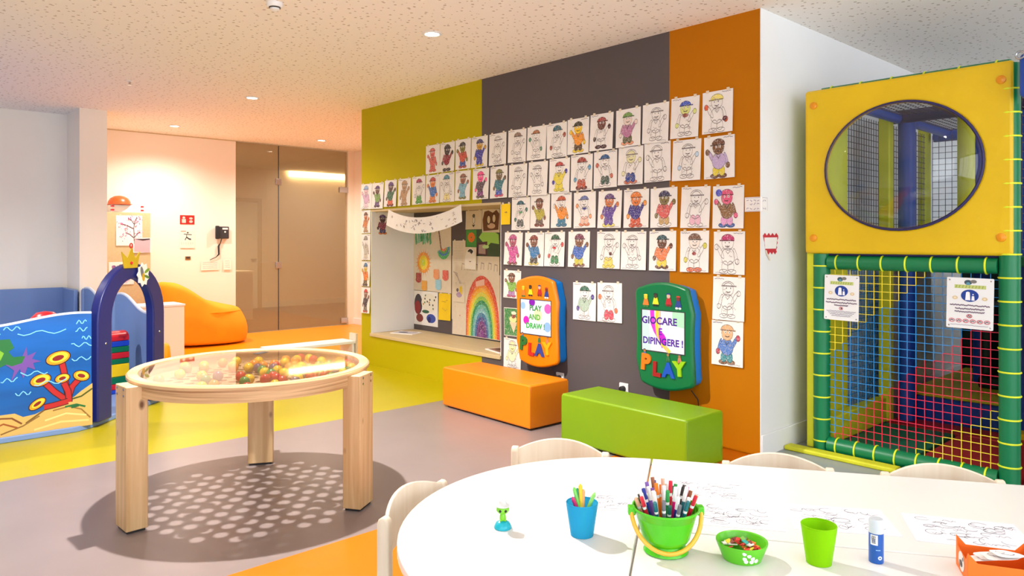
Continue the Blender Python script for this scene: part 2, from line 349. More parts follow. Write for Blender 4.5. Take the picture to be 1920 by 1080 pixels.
lamp('hall_beam', 'SPOT', (-10.2, 1.2, H-.02), 260, (1, .9, .7), None, spot_size=R(150), spot_blend=.9, shadow_soft_size=.06)
t = thing('smoke_detector', 'small white detector at the top edge of the ceiling', 'detector', (-2.019, -2.364, H))
obj('base', G().lathe([(.05, 0), (.05, -.02), (.042, -.03)], 24), 'white_plastic', t, 40); obj('sensor', G().lathe([(.03, -.03), (.03, -.045), (.018, -.052), (1e-5, -.054)], 20), 'white_plastic', t, 40); obj('vent_slot', G().lathe([(.036, -.03), (.036, -.036)], 20), 'dark_grey', t)
t = thing('sprinkler_head', 'tiny pale sprinkler head on the ceiling above the blue pen', 'sprinkler', (-5.095, -2.394, H))
obj('rosette', G().lathe([(.03, 0), (.03, -.004), (.015, -.008)], 20), 'white_plastic', t, 40); obj('nozzle', G().lathe([(.01, -.008), (.01, -.03), (.018, -.034), (.018, -.037)], 14), 'chrome', t, 40)

# ================================================================== BENCHES
def bench(name, label, x0, x1, y0, y1, m, rz):
    cx, cy = (x0+x1)/2, (y0+y1)/2
    t = thing(name, label, 'bench', (cx, cy, 0), rz, 'upholstered box benches by the coloured wall'); hx, hy = (x1-x0)/2, (y1-y0)/2
    obj('upholstery', b(-hx, hx, -hy, hy, .012, .335), m, t, bevel=.014)
    obj('plinth', b(-hx+.03, hx-.03, -hy+.03, hy-.03, 0, .02), 'black_rubber', t)
    e = .004
    for sx, sy in ((-1, -1), (1, -1), (1, 1), (-1, 1)): obj('seam', G().tube([(sx*(hx-.004), sy*(hy-.004), .02), (sx*(hx-.004), sy*(hy-.004), .32)], .004, 6), m, t, 60)
    obj('piping', G().tube([(-hx+.008, -hy+.008, .327), (hx-.008, -hy+.008, .327), (hx-.008, hy-.008, .327), (-hx+.008, hy-.008, .327)], .005, 6, True), m, t, 60)
bench('box_bench', 'orange vinyl box bench below the orange screen console', -2.54, -1.46, -.655, -.25, 'orange_vinyl', R(-1))
bench('box_bench', 'lime green vinyl box bench below the green screen console', -1.125, -.095, -.69, -.3, 'green_vinyl', R(-.5))

# ================================================================== CONSOLES
def outline(w, h, arch, r=.05):
    """rounded panel with bowed top and bottom"""
    hw, hh = w/2, h/2-arch; pts = []
    n = 14
    for i in range(n+1):
        x = hw-r-(w-2*r)*i/n if i else hw-r
        pts.append((hw-r-(w-2*r)*i/n, hh+arch*(1-((hw-r-(w-2*r)*i/n)/hw)**2)))
    L = [(-hw+r*(1-sin(R(a))), hh+arch*(1-((hw-r)/hw)**2)-r*(1-cos(R(a)))) for a in (30, 60, 90)]
    left = [(x, y) for x, y in L]; pts += left
    top = pts; wa = [( -hw+.012*math.sin(pi*k/6), hh-.06-(2*hh-.12)*k/6) for k in range(1, 6)]
    pts = top+wa
    low = [(-x, -y) for x, y in pts]
    return pts+low
def letter(ch, size, col_m, parent, x, z, y, rot=0):
    vs, fs, _ = text_mesh(ch, size, .008, .006)
    g = G().add([(a*cos(rot)-bb*sin(rot), -c, a*sin(rot)+bb*cos(rot)) for a, bb, c in vs], fs)
    return obj('letter', g, col_m, parent, loc=(x, y, z))
def little_figure(parent, x, z, y, hat, head, body, foot, s=1):
    g = Print(lambda a, c, d: (x+a*s, y-d*2.5, z+c*s), .0002, .001)
    if body: g.poly([(-.03, -.035), (.03, -.035), (.014, .02), (-.014, .02)], body)
    g.ell(-.014, -.043, .013, .008, foot); g.ell(.014, -.043, .013, .008, foot)
    g.ell(0, .028, .017, .017, head); g.ell(0, .04, .02, .011, hat, a0=0, a1=180)
    return g.build('figure_sticker', 'print', parent)
def console(label, x, front, words, cols, dots):
    t = thing('screen_console', label, 'play console', (x, 0, .725), 0, 'wall-mounted screen consoles')
    W, Hh = .5, .76
    obj('back_shell', G().prism(outline(W-.03, Hh-.03, .055), .0, .085), 'kiosk_blue', t, bevel=.01)
    sx, sz, cw, chh = .0, .035, .355, .285     # screen centre and size
    ol = outline(W, Hh, .06)
    obj('front_panel', G().prism(ol, .085, .13), front, t, bevel=.018)
    obj('screen_bezel', b(sx-cw/2-.012, sx+cw/2+.006, -.1325, -.128, sz-chh/2-.008, sz+chh/2+.006), 'dark_grey', t)
    sc = obj('screen', b(sx-cw/2, sx+cw/2, -.1335, -.129, sz-chh/2, sz+chh/2), 'white_plastic', t)
    p = Print(lambda a, c, d: (sx+a, -.1336-d, sz+c), .00005, .0002)
    hw, hh = cw/2, chh/2
    p.poly([(-hw, -hh), (hw, -hh), (hw, hh), (-hw, hh)], (250, 246, 250))
    dots(p, hw, hh)
    for body, cx, cy, s, c, sp in words: p.text(body, cx, cy, s, c, sp, .0022)
    p.build('screen_picture', 'screen_print', sc)
    for ch, lx, lz, r, c, s in zip('PLAY', (-.145, -.05, .05, .14), (-.2, -.24, -.235, -.215), (R(-4), R(-3), 0, R(4)), cols, (.15, .13, .13, .13)):
        mname = 'letter_%02x%02x%02x' % c; mat(mname, c, .4, .03); letter(ch, s, mname, t, lx, lz, -.136, r)
    figs = [(-.145, .245, (240, 210, 70), (236, 190, 40), (232, 120, 40), (60, 120, 60)), (-.06, .255, (30, 30, 30), (60, 50, 30), (240, 220, 40), (30, 30, 30)), (.05, .26, (30, 50, 130), (200, 170, 150), (180, 30, 40), (120, 30, 30)), (.13, .245, (190, 60, 40), (110, 40, 40), (40, 60, 140), (235, 235, 235))]
    for fx, fz, *cc in figs: little_figure(t, fx, fz, -.131, cc[0], cc[1], cc[2], cc[3], .92)
    for fx, fz, cc in ((-.155, -.125, (70, 110, 160)), (.045, -.135, (50, 110, 60)), (.14, -.135, (190, 120, 90))): little_figure(t, fx, fz-.005, -.131, (40, 50, 90), (170, 110, 60), cc, cc, .6)
    return t
def dots_a(p, hw, hh):
    for cx, cy, r, c in ((-.04, .125, .036, (160, 20, 190)), (.145, .08, .04, (250, 110, 200)), (-.11, -.03, .035, (246, 40, 200)), (.14, -.07, .04, (170, 205, 245)), (-.15, .09, .03, (180, 215, 245)), (.03, .02, .05, (252, 246, 190))):
        q = []
        for i in range(20):
            a = 2*pi*i/20; q.append((max(-hw, min(hw, cx+r*cos(a))), max(-hh, min(hh, cy+r*sin(a)))))
        p.poly(q, c)
def dots_b(p, hw, hh):
    p.poly([(hw*.45, hh), (hw, hh), (hw, hh*.25), (hw*.45, hh*.35)], (200, 250, 200))
    p.poly([(-hw, -hh), (-.1, -hh), (-.13, hh), (-hw, hh)], (226, 250, 236))
    p.stroke([(-.09, hh), (-.085, .05), (-.06, 0), (-.02, -.05), (.01, -.11)], .036, (240, 60, 220)); p.stroke([(-.045, hh), (-.05, .05), (-.04, -.02), (0, -.09), (.06, -hh)], .03, (250, 225, 60)); p.stroke([(-.02, hh), (-.025, .06), (-.02, 0), (.01, -.06), (.04, -hh)], .012, (250, 200, 160))
    p.ell(0, -.05, .028, .05, (224, 30, 214), rot=.5)
console('orange wall console with a lit screen reading play and draw', -1.95, 'kiosk_orange', [('PLAY', .0, .075, .062, (70, 160, 70), 1), ('AND', -.01, 0, .062, (110, 190, 70), 1), ('DRAW !', .0, -.075, .062, (60, 190, 60), 1)], [(30, 110, 50), (190, 40, 30), (40, 66, 150), (250, 170, 20)], dots_a)
console('green wall console with a lit screen reading giocare e dipingere', -.672, 'kiosk_green', [('GIOCARE', -.03, .07, .07, (90, 30, 150), 1), ('E', -.02, -.005, .066, (140, 30, 190), 1), ('DIPINGERE !', -.0, -.075, .066, (90, 30, 160), .96)], [(250, 120, 20), (160, 26, 30), (20, 80, 190), (150, 200, 20)], dots_b)
def outlet(x, z, label):
    t = thing('wall_outlet', label, 'socket', (x, 0, z), 0, 'white wall sockets')
    obj('plate', G().prism(rrect(.085, .085, .008), 0, .01), 'white_plastic', t, bevel=.002)
    obj('plug', G().lathe([(.022, 0), (.022, .03), (.014, .034)], 18, M=Matrix.Rotation(R(90), 4, 'X') @ Matrix.Translation((0, 0, .01))), 'black_rubber', t, 40)
outlet(-1.12, .275, 'white wall socket with black plug above the green bench'); outlet(-1.79, .265, 'white wall socket with black plug behind the orange bench')
def cable(label, pts):
    o = obj('power_cable', G().tube(pts, .004, 6), 'black_rubber', smooth=60); tag(o, label, 'cable')
cable('thin black cable hanging under the green console', [(-.5, -.04, .36), (-.46, -.02, .3), (-.45, -.012, .2), (-.5, -.012, .1), (-.7, -.012, .06), (-.98, -.014, .12), (-1.1, -.04, .25)])
cable('thin black cable hanging under the orange console', [(-1.86, -.04, .37), (-1.85, -.03, .33), (-1.8, -.035, .28)])

# ================================================================== DRAWINGS
ORD = 'first second third fourth fifth sixth seventh eighth ninth tenth eleventh twelfth thirteenth fourteenth fifteenth sixteenth seventeenth eighteenth nineteenth'.split()
INK = (120, 110, 112)
def sheet(name, label, cat, x, zt, wd, ht, draw, y=0, m='paper', group=None, tilt=None, curl=None, drawname='crayon_drawing', face='-y', pm='crayon', tapes=True):
    r = random.Random(int(abs(x*1000))*31+int(zt*1000)); curl = r.uniform(.002, .014) if curl is None else curl; tilt = r.uniform(-.018, .018) if tilt is None else tilt
    side = r.choice((-1, 1))*r.uniform(0, .5)
    off = lambda a, c: .0025+curl*(max(0, -c)/ht)*(1+side*a/(wd/2)*.5)+min(curl, .002)*(c/ht)**2
    f = lambda a, c, d: (a, -(off(a, c)+d), c)          # a across, c down from the top edge (negative)
    g = G(); nx, nz = 3, 7
    for d in (0, .0006):
        g.v += [f(-wd/2+wd*i/nx, -ht*j/nz, d) for j in range(nz+1) for i in range(nx+1)]
    q = lambda i, j, k: k*(nx+1)*(nz+1)+j*(nx+1)+i
    for j in range(nz):
        for i in range(nx):
            g.f += [(q(i, j, 0), q(i, j+1, 0), q(i+1, j+1, 0), q(i+1, j, 0)), (q(i, j, 1), q(i+1, j, 1), q(i+1, j+1, 1), q(i, j+1, 1))]
    for j in range(nz):
        g.f += [(q(0, j, 0), q(0, j, 1), q(0, j+1, 1), q(0, j+1, 0)), (q(nx, j, 0), q(nx, j+1, 0), q(nx, j+1, 1), q(nx, j, 1))]
    for i in range(nx):
        g.f += [(q(i, 0, 0), q(i+1, 0, 0), q(i+1, 0, 1), q(i, 0, 1)), (q(i, nz, 0), q(i, nz, 1), q(i+1, nz, 1), q(i+1, nz, 0))]
    g.c = [None]*len(g.f)
    o = obj(name, g, m, smooth=60)
    o.location = (x, y, zt) if face == '-y' else (y, x, zt); o.rotation_euler = (0, tilt, 0) if face == '-y' else (0, 0, R(90)); tag(o, label, cat, group)
    p = Print(lambda a, c, d: f(a*wd/2, (c-1)*ht, .0006+d), .00008, .0003); p.w = wd/2; p.h = ht; p.r = r
    draw(p)
    if p.g.f: p.build(drawname, pm, o)['kind'] = 'stuff'
    if tapes:
        for a in (-.34, .34): obj('tape', G().box(a*wd-.011, a*wd+.011, -.0042, -.0012, -.008, .012), 'tape', o)
    return o
def dark(c): return tuple(int(v*.6) for v in c)
def figure(hat=None, head=None, body=None, legs=None, feet=None, hand=None, extra=None):
    """child's colouring page: a standing cartoon person in a cap, waving"""
    def d(p):
        r = p.r; jx = r.uniform(-.06, .06); s = r.uniform(.95, 1.06); f0 = p.f
        if r.random() < .4: p.f = lambda a, c, d_: f0(-a, c, d_)
        def E(cx, cy, rx, ry, c, rot=0, **k):
            cx, cy = jx+cx*s, .5+(cy-.5)*s; rx *= s; ry *= s
            if c: p.ell(cx, cy, rx, ry, c, rot=rot, **k)
            p.ring(cx, cy, rx, ry, .016, dark(c) if c else INK, 12, rot=rot, **{q: k[q] for q in k if q in ('a0', 'a1')})
        E(-.24, .085, .27, .05, feet); E(.26, .085, .27, .05, feet)
        E(-.18, .2, .2, .12, legs, .1); E(.18, .2, .2, .12, legs, -.1)
        E(-.46, .42, .22, .085, body, .9); E(.46, .52, .26, .07, body, .55)
        E(0, .42, .42, .19, body)
        E(-.56, .31, .13, .06, hand or head); E(.7, .63, .13, .065, hand or head)
        E(.02, .72, .36, .16, head)
        E(.02, .79, .4, .12, hat, a0=0, a1=180); p.stroke([(jx-.4, .79), (jx+.55, .79)], .03, dark(hat) if hat else INK)
        for ex in (-.09, .17):
            p.ell(jx+ex, .745, .055, .03, (244, 242, 240)); p.ell(jx+ex+.012, .742, .028, .018, (30, 26, 28))
        p.ring(jx+.03, .68, .15, .035, .02, (60, 40, 40), 8, a0=200, a1=340)
        if body: p.stroke([(jx-.12, .55), (jx, .47), (jx+.14, .55)], .04, dark(body))
        else: p.stroke([(jx-.14, .55), (jx, .48), (jx+.14, .55)], .016, INK)
        for i in range(7 if not body else 3):
            x0, y0 = r.uniform(-.5, .35), r.uniform(.12, .85); p.stroke([(x0+.05*k, y0+r.uniform(-.03, .03)) for k in range(5)], .012, (165, 155, 156))
        for ex in (extra or []): p.ell(*ex)
        if r.random() < .7: p.scribble(-.9, -.3, .955, (110, 100, 130), .012, .012, 9, r)
        if r.random() < .5: p.scribble(.2, .85, .04, (150, 140, 150), .01, .01, 9, r)
    return d
N = None; BK = (48, 40, 42); BR = (112, 70, 50); OR = (226, 124, 44); YE = (236, 204, 30); PU = (96, 60, 124); BL = (52, 84, 172); GR = (76, 150, 78); TE = (46, 104, 122); PK = (226, 84, 150); RD = (190, 62, 58); OL = (128, 124, 50); TN = (186, 146, 106); CO = (216, 98, 90); LB = (124, 180, 204)
TOP = [(-3.562, 2.362), (-3.316, 2.364), (-3.073, 2.37), (-2.827, 2.37), (-2.571, 2.372), (-2.311, 2.376), (-2.064, 2.376), (-1.829, 2.375), (-1.588, 2.385), (-1.339, 2.391), (-1.079, 2.394), (-0.826, 2.399), (-0.573, 2.408), (-0.316, 2.414)]
SEC = [(-4.824, 2.043), (-4.583, 2.041), (-4.327, 2.055), (-4.066, 2.055), (-3.808, 2.061), (-3.558, 2.061), (-3.325, 2.066), (-3.074, 2.069), (-2.808, 2.07), (-2.556, 2.071), (-2.301, 2.07), (-2.048, 2.073), (-1.796, 2.079), (-1.55, 2.089), (-1.304, 2.096), (-1.055, 2.106), (-0.814, 2.114), (-0.559, 2.107), (-0.305, 2.106)]
THI = [(-2.264, 1.778), (-2.024, 1.79), (-1.777, 1.792), (-1.519, 1.787), (-1.255, 1.783), (-1.003, 1.782), (-0.756, 1.78), (-0.487, 1.773), (-0.235, 1.766)]
FOU = [(-2.357, 1.471), (-2.093, 1.468), (-1.852, 1.471), (-1.579, 1.472), (-1.271, 1.469), (-1.028, 1.467), (-0.766, 1.468), (-0.498, 1.466), (-0.229, 1.459)]
PT = [('coral red figure', (CO, CO, CO, CO, CO)), ('black head and maroon body', (BK, BK, (150, 40, 60), N, BK)), ('olive head and red jacket', ((60, 60, 60), OL, (206, 76, 50), BL, RD)), ('golden head and blue jacket', ((70, 66, 120), (206, 154, 40), (56, 56, 168), (56, 56, 168), YE)), ('faint purple outline', (N, N, N, N, N)), ('uncoloured figure in grey-brown cap', ((150, 124, 112), N, N, N, N)), ('mostly blank figure in brown cap', ((176, 112, 66), N, N, N, N, (60, 140, 110))), ('mostly blank figure in dark teal cap', (TE, N, N, N, N, (170, 80, 60))), ('bright yellow figure in orange jacket', ((56, 54, 36), (244, 200, 0), (240, 150, 20), (84, 60, 30), YE)), ('brown head and black shoes', ((170, 60, 54), (110, 56, 44), N, N, (70, 26, 30), (70, 30, 30))), ('green cap and mauve jacket', ((110, 156, 70), (234, 214, 204), (186, 122, 160), (94, 90, 52), (236, 160, 120))), ('pencil outline only', (N, N, N, N, N)), ('blue cap and pale yellow head', ((70, 96, 200), (220, 226, 130), N, N, N, N, [(.05, .55, .2, .05, (150, 80, 70))])), ('yellow cap and orange hand', ((240, 226, 120), N, N, N, N, (226, 90, 40), [(-.5, .32, .14, .06, (90, 40, 50))]))]
PS = [('pale pink figure', ((150, 180, 220), (226, 190, 204), (216, 176, 206), (226, 200, 216), N)), ('purple cap and green shirt', (PU, (104, 62, 50), (128, 168, 92), PU, (66, 34, 40))), ('purple cap and red-orange trousers', (PU, (92, 56, 44), (62, 112, 84), (212, 92, 48), (110, 34, 30))), ('tan brown figure', (TN, TN, TN, TN, TN)), ('maroon cap and green trousers', ((174, 60, 92), N, N, (78, 162, 70), (78, 162, 70))), ('orange head and blue shirt', (RD, OR, (62, 116, 196), OR, OR)), ('blank with a teal cap', ((84, 146, 166), N, N, (240, 226, 150), N)), ('brown head and light blue shirt', ((150, 96, 74), (154, 96, 74), LB, LB, OL)), ('bright pink head and dark body', ((255, 66, 150), (255, 90, 160), (92, 74, 86), (130, 50, 130), (96, 90, 60))), ('olive head and teal shirt', (OL, (116, 92, 56), (50, 122, 134), (60, 90, 190), (220, 80, 120))), ('faint uncoloured outline', (N, N, N, N, N)), ('faint outline with tiny marks', (N, N, N, N, N)), ('red cap and yellow body', (RD, N, (230, 214, 66), (230, 214, 66), (230, 214, 66), (70, 60, 170))), ('red-brown striped trousers', ((160, 60, 50), N, N, (196, 84, 60), (120, 50, 40), (90, 160, 200))), ('blue cap on a blank figure', ((24, 88, 146), N, N, (60, 90, 80), N, (206, 90, 60))), ('pale head and blue striped trousers', (N, (226, 222, 170), N, (46, 70, 150), (206, 110, 80))), ('light pencil figure', (N, N, N, N, N)), ('light pencil figure with blue hand', (N, N, N, N, N, (190, 214, 236))), ('brown bear-like head and yellow trousers', (BR, (124, 84, 54), (192, 170, 212), (226, 206, 50), (112, 66, 46)))]
P3 = [('teal cap and green scarf', (TE, N, N, (84, 92, 92), N, (70, 120, 110), [(.0, .54, .2, .03, (60, 150, 90))])), ('brown head and yellow-green shirt', (BR, (134, 84, 62), (184, 172, 52), (110, 90, 80), (134, 60, 46))), ('red cap and orange shirt', ((196, 84, 50), N, (232, 142, 36), (52, 122, 154), (52, 122, 154))), ('navy outline and orange hands', ((110, 124, 180), N, N, (240, 190, 170), (230, 130, 90), (236, 160, 110), [(0, .54, .22, .03, (50, 60, 140))])), ('orange head and purple shirt', (PU, (206, 112, 56), (102, 74, 156), (102, 74, 156), (236, 222, 110))), ('orange head and dark blue coat', (OR, (222, 122, 56), (62, 54, 136), (206, 84, 50), (206, 84, 50), (232, 150, 60))), ('navy cap and red-pink jacket', ((52, 50, 90), (124, 108, 56), (214, 96, 92), (196, 160, 100), N)), ('pencil outline with pink trousers', (N, N, N, (232, 180, 200), N)), ('bright pink head and brown jacket', ((220, 84, 124), (226, 90, 130), (140, 100, 62), (226, 160, 206), (50, 96, 170), N, [(.6, .84, .2, .085, (74, 80, 190))]))]
P4 = [('all pink figure', ((190, 80, 140), (176, 84, 110), (206, 84, 156), (206, 84, 156), (130, 70, 60))), ('brown head and blue shirt', ((140, 60, 50), (130, 84, 60), (62, 124, 176), (80, 70, 60), (216, 200, 110))), ('dark green cap and green trousers', ((50, 96, 70), N, N, (60, 130, 80), N, (206, 70, 70), [(0, .54, .2, .03, (206, 60, 60))])), ('maroon cap and bright blue shirt', ((120, 56, 80), (130, 90, 62), (62, 104, 186), (196, 190, 70), (120, 66, 50))), ('blank figure with yellow spotted trousers', (N, N, N, (232, 206, 90), (232, 206, 90), N, [(.2, .4, .12, .05, (90, 40, 40))])), ('rust-coloured outline', (N, N, N, N, N)), ('brown head and orange jacket', ((46, 84, 92), (104, 64, 42), (226, 126, 74), (232, 206, 60), (96, 54, 34))), ('brown cap and orange shoes', ((120, 80, 60), (236, 226, 216), N, N, (226, 110, 70), (206, 200, 60), [(0, .45, .15, .04, (150, 60, 60))])), ('magenta cap on an outline', ((190, 50, 110), N, N, N, N))]
def rowof(pts, pal, rowname):
    for i, ((x, z), (desc, c)) in enumerate(zip(pts, pal)):
        sheet('colouring_sheet', 'colouring sheet, %s, %s from left in %s row' % (desc, ORD[i], rowname), 'drawing', x, z, .233, .287, figure(*c), group='children\'s colouring sheets on the wall')
rowof(TOP, PT, 'top'); rowof(SEC, PS, 'second'); rowof(THI, P3, 'third'); rowof(FOU, P4, 'fourth')
GRP = 'children\'s colouring sheets on the wall'
sheet('colouring_sheet', 'colouring sheet, green cap and purple hand, left of the pair between consoles', 'drawing', -1.522, 1.062, .245, .3, figure((60, 110, 90), N, (170, 196, 176), N, N, (84, 70, 150)), group=GRP)
sheet('colouring_sheet', 'colouring sheet, red waist, right of the pair between consoles', 'drawing', -1.263, 1.072, .245, .305, figure(N, N, N, (216, 70, 90), N, (236, 120, 80)), group=GRP)
sheet('colouring_sheet', 'pencil outline sheet on orange wall, second from bottom', 'drawing', -.231, 1.155, .236, .29, figure(N), group=GRP)
sheet('colouring_sheet', 'colouring sheet, tan head and blue body, lowest on the orange wall', 'drawing', -.243, .86, .236, .3, figure((226, 170, 120), (230, 176, 130), (84, 124, 196), (60, 140, 150), (140, 90, 60), (190, 70, 90)), group=GRP)
sheet('colouring_sheet', 'colouring sheet, brown head and green shirt, touching left of orange console', 'drawing', -2.375, 1.134, .226, .245, figure(BR, (140, 90, 70), (124, 180, 60), (170, 120, 180), (190, 80, 120)), group=GRP, curl=.003)
def green_cone(p):
    p.poly([(-.96, .02), (.96, .02), (.96, .98), (-.96, .98)], (54, 130, 66)); p.poly([(-.35, .5), (.5, .5), (.12, .12)], (232, 196, 160)); p.ell(.05, .6, .42, .12, (226, 222, 150)); p.ell(.1, .72, .25, .09, (130, 60, 50)); p.ell(.15, .82, .3, .06, (236, 226, 200))
sheet('painted_sheet', 'green painted sheet with a pale cone, left of the orange console', 'drawing', -2.375, .802, .226, .25, green_cone, curl=0, tapes=False)
sheet('colouring_sheet', 'pale yellow outline sheet low beside the orange bench', 'drawing', -2.375, .53, .226, .26, figure(N, (238, 232, 170), (236, 234, 190), N, N), group=GRP, curl=.003)
for z, hh, lab, c in ((1.746, .262, 'brown and orange figure, top of the narrow left column', (BR, (196, 110, 50), (206, 124, 60), TN, TN)), (1.474, .297, 'grey outline figure, second in the narrow left column', ((150, 146, 140), N, (190, 184, 170), (206, 196, 176), N)), (1.165, .281, 'orange shirt and striped legs, third in the narrow left column', ((70, 120, 170), (216, 180, 60), (230, 126, 40), (110, 90, 50), (70, 60, 60))), (.874, .297, 'red cap and dark body, lowest in the narrow left column', ((206, 60, 50), (140, 90, 70), (70, 60, 70), (120, 110, 100), (200, 80, 60)))):
    sheet('colouring_sheet', 'colouring sheet, '+lab, 'drawing', -4.842, z, .19, hh, figure(*c), group=GRP, tapes=False)
sheet('paper_note', 'yellow paper strip hanging at the right edge of the niche', 'note', -2.462, 1.73, .12, .187, lambda p: p.scribble(-.2, .3, .6, (120, 80, 40), .05, .04, 6), m='yellow_note' if mat('yellow_note', (246, 206, 20), .7) else '')

# ---- inside the niche
def tall_sun(p):
    s = .729/2
    for i in range(20):
        a = 2*pi*i/20; p.poly([(-.45+.2*cos(a-.14), .45+.098*sin(a-.14)), (-.45+.46*cos(a), .45+.23*sin(a)), (-.45+.2*cos(a+.14), .45+.098*sin(a+.14))], (236, 128, 20))
    p.ell(-.45, .45, .34, .165, (240, 150, 20), 20); p.ell(-.45, .45, .23, .115, (240, 210, 20), 20); p.ell(-.45, .45, .1, .06, (190, 206, 30), 14)
    for i in range(7): p.stroke([(-.85+.13*i, .95), (-.87+.13*i+.03*sin(i), .85), (-.83+.13*i, .74+.02*(i % 3))], .1, ((70, 170, 110), (110, 190, 160), (50, 150, 96))[i % 3])
    p.stroke([(.2, .95), (.36, .97), (.42, .85), (.46, .75), (.5, .65)], .05, (120, 70, 50))
    for i, c in enumerate(((230, 110, 40), (90, 170, 70), (40, 120, 190), (60, 180, 100))): p.ring(.62, .68, .1+.07*i, .04+.035*i, .05, c, 10, a0=200, a1=370)
    for cx, cy, c in ((-.72, .18, (176, 50, 40)), (.25, .25, (236, 150, 90)), (.72, .24, (226, 90, 70)), (.35, .09, (150, 205, 225)), (-.4, .06, (230, 160, 40))):
        for k in range(4): p.ell(cx+.07*(k-1.5), cy+.06, .045, .05, c, rot=-.2*(k-1.5))
        p.ell(cx, cy, .16, .055, c)
yb = ND
sheet('painted_poster', 'tall painted poster with an orange sun and hand prints in the niche', 'poster', -4.372, 1.55, .72, .735, tall_sun, y=yb, m='beige_paper', curl=0, tilt=0)
def lines(p):
    for i in range(12): p.scribble(-.8, .7, .92-.075*i, (170, 150, 140), .008, .004, 12, p.r)
sheet('written_page', 'page of faint handwriting pinned beside the sun poster', 'sheet', -3.872, 1.4, .225, .235, lines, y=yb, m='beige_paper', curl=.004)
sheet('drawing_page', 'beige page with a small dark hatted figure at the niche top', 'drawing', -3.618, 1.72, .27, .2, lambda p: (p.ell(0, .5, .14, .2, (236, 230, 220)), p.ring(0, .5, .14, .2, .03, (40, 36, 40)), p.ell(0, .72, .16, .1, (36, 32, 36)), p.poly([(-.2, .25), (.2, .25), (0, .1)], (40, 36, 40))), y=yb, m='beige_paper', curl=.004)
def owl(p):
    p.poly([(-.85, .05), (.85, .12), (.95, .8), (.6, .97), (.2, .85), (-.3, .95), (-.75, .9), (-.95, .55)], (110, 68, 36)); p.ell(-.25, .55, .2, .2, (226, 206, 170)); p.ell(.35, .6, .2, .2, (226, 206, 170)); p.ell(.05, .28, .45, .12, (216, 180, 150)); p.ring(-.25, .55, .2, .2, .06, (70, 40, 24)); p.ring(.35, .6, .2, .2, .06, (70, 40, 24))
sheet('cut_out_owl', 'brown paper face cut-out in the upper right niche corner', 'cut-out', -3.33, 1.725, .28, .24, owl, y=yb-.006, m='beige_paper', curl=0, pm='print')
def garden(p):
    p.poly([(-1, 0), (1, 0), (1, 1), (-1, 1)], (60, 84, 52)); p.poly([(-.98, .3), (-.35, .3), (-.35, .98), (-.98, .98)], (70, 150, 60))
    for i in range(9): p.ell(-.66+.13*cos(i*.7), .7+.11*sin(i*.7), .09, .08, (230, 120, 30))
    p.poly([(-.2, .7), (.1, .98), (.5, .98), (.95, .8), (.98, .45), (.5, .5), (.3, .35), (0, .55)], (160, 214, 90)); p.poly([(-.35, .05), (.3, .02), (.3, .55), (-.3, .5)], (84, 50, 60)); p.poly([(-.22, .1), (.2, .08), (.18, .45), (-.2, .42)], (176, 150, 140)); p.ell(.2, .35, .2, .07, (190, 226, 150))
sheet('garden_collage', 'dark green garden collage with an orange flower in the niche', 'drawing', -3.478, 1.52, .55, .285, garden, y=yb, curl=0, pm='print', tapes=False)
def letters_p(p):
    for i, (x, a) in enumerate(((-.5, .9), (-.25, .9), (.05, .9), (.32, .92), (.62, .92), (.86, .9))):
        p.stroke([(x-.07, a-.12), (x-.05, a-.02), (x+.06, a-.03), (x+.05, a-.12)], .018, (150, 130, 120))
    for i in range(9): p.stroke([(-.95+.05*i, .75-.02*i), (-.75+.02*i, .72-.03*i)], .012, (170, 150, 140))
sheet('lettered_banner', 'large beige sheet with pencilled bubble letters behind the rainbow', 'poster', -3.6, 1.235, .79, .7, letters_p, y=yb, m='beige_paper', curl=.003, tilt=0, tapes=False)
def face(p):
    p.poly([(-.9, .02), (.9, .02), (.9, .55), (.6, .85), (0, .98), (-.6, .85), (-.9, .55)], (240, 232, 220)); p.ell(0, .62, .62, .3, (40, 36, 40)); p.ell(0, .5, .46, .3, (240, 228, 214)); p.ell(-.17, .52, .05, .04, (40, 36, 40)); p.ell(.17, .52, .05, .04, (40, 36, 40)); p.ring(0, .4, .16, .05, .03, (60, 40, 40), 8, a0=200, a1=340)
sheet('paper_portrait', 'small paper cut-out face with black hair above the rainbow', 'cut-out', -3.66, 1.33, .2, .24, face, y=yb-.012, m='beige_paper', curl=.002, pm='print', tapes=False)
def rainbow(p):
    cols = [(216, 70, 40), (226, 80, 40), (240, 140, 20), (246, 180, 20), (226, 214, 60), (150, 200, 70), (20, 140, 90), (90, 180, 160), (130, 190, 196), (60, 130, 170), (70, 80, 150), (120, 50, 130), (96, 40, 110), (130, 60, 140)]
    for i, c in enumerate(cols):
        k = 1-i*.066; q = [(-.02+1.0*k*cos(R(a))*(1 if i > 1 else 1), -.0+.98*k*sin(R(a))**.8 if 0 < a < 180 else 0) for a in range(0, 181, 12)]
        p.poly([(max(-.98, min(.98, x)), max(.01, y)) for x, y in q], c)
    for i in range(26):
        a = p.r.uniform(20, 160); k = p.r.uniform(.1, .95); p.ring(-.02, 0, k, .98*k, .012, tuple(min(255, v+40) for v in cols[min(13, int((1-k)/.066))]), 4, a0=a, a1=a+14)
    p.poly([(-.35, .88), (.15, .93), (.15, .83), (-.35, .8)], (240, 190, 170))
sheet('rainbow_painting', 'big painted rainbow with a purple middle in the niche', 'painting', -3.475, 1.045, .57, .67, rainbow, y=yb-.006, m='beige_paper', curl=0, tilt=0, tapes=False)
sheet('yellow_drawing', 'bright yellow paper with a cut corner low in the niche', 'drawing', -4.128, .81, .22, .3, lambda p: (p.scribble(-.5, .5, .7, (190, 150, 20), .02, .05, 8, p.r), p.scribble(-.4, .4, .4, (190, 150, 20), .02, .05, 8, p.r)), y=yb, m='yellow_note', curl=.008)
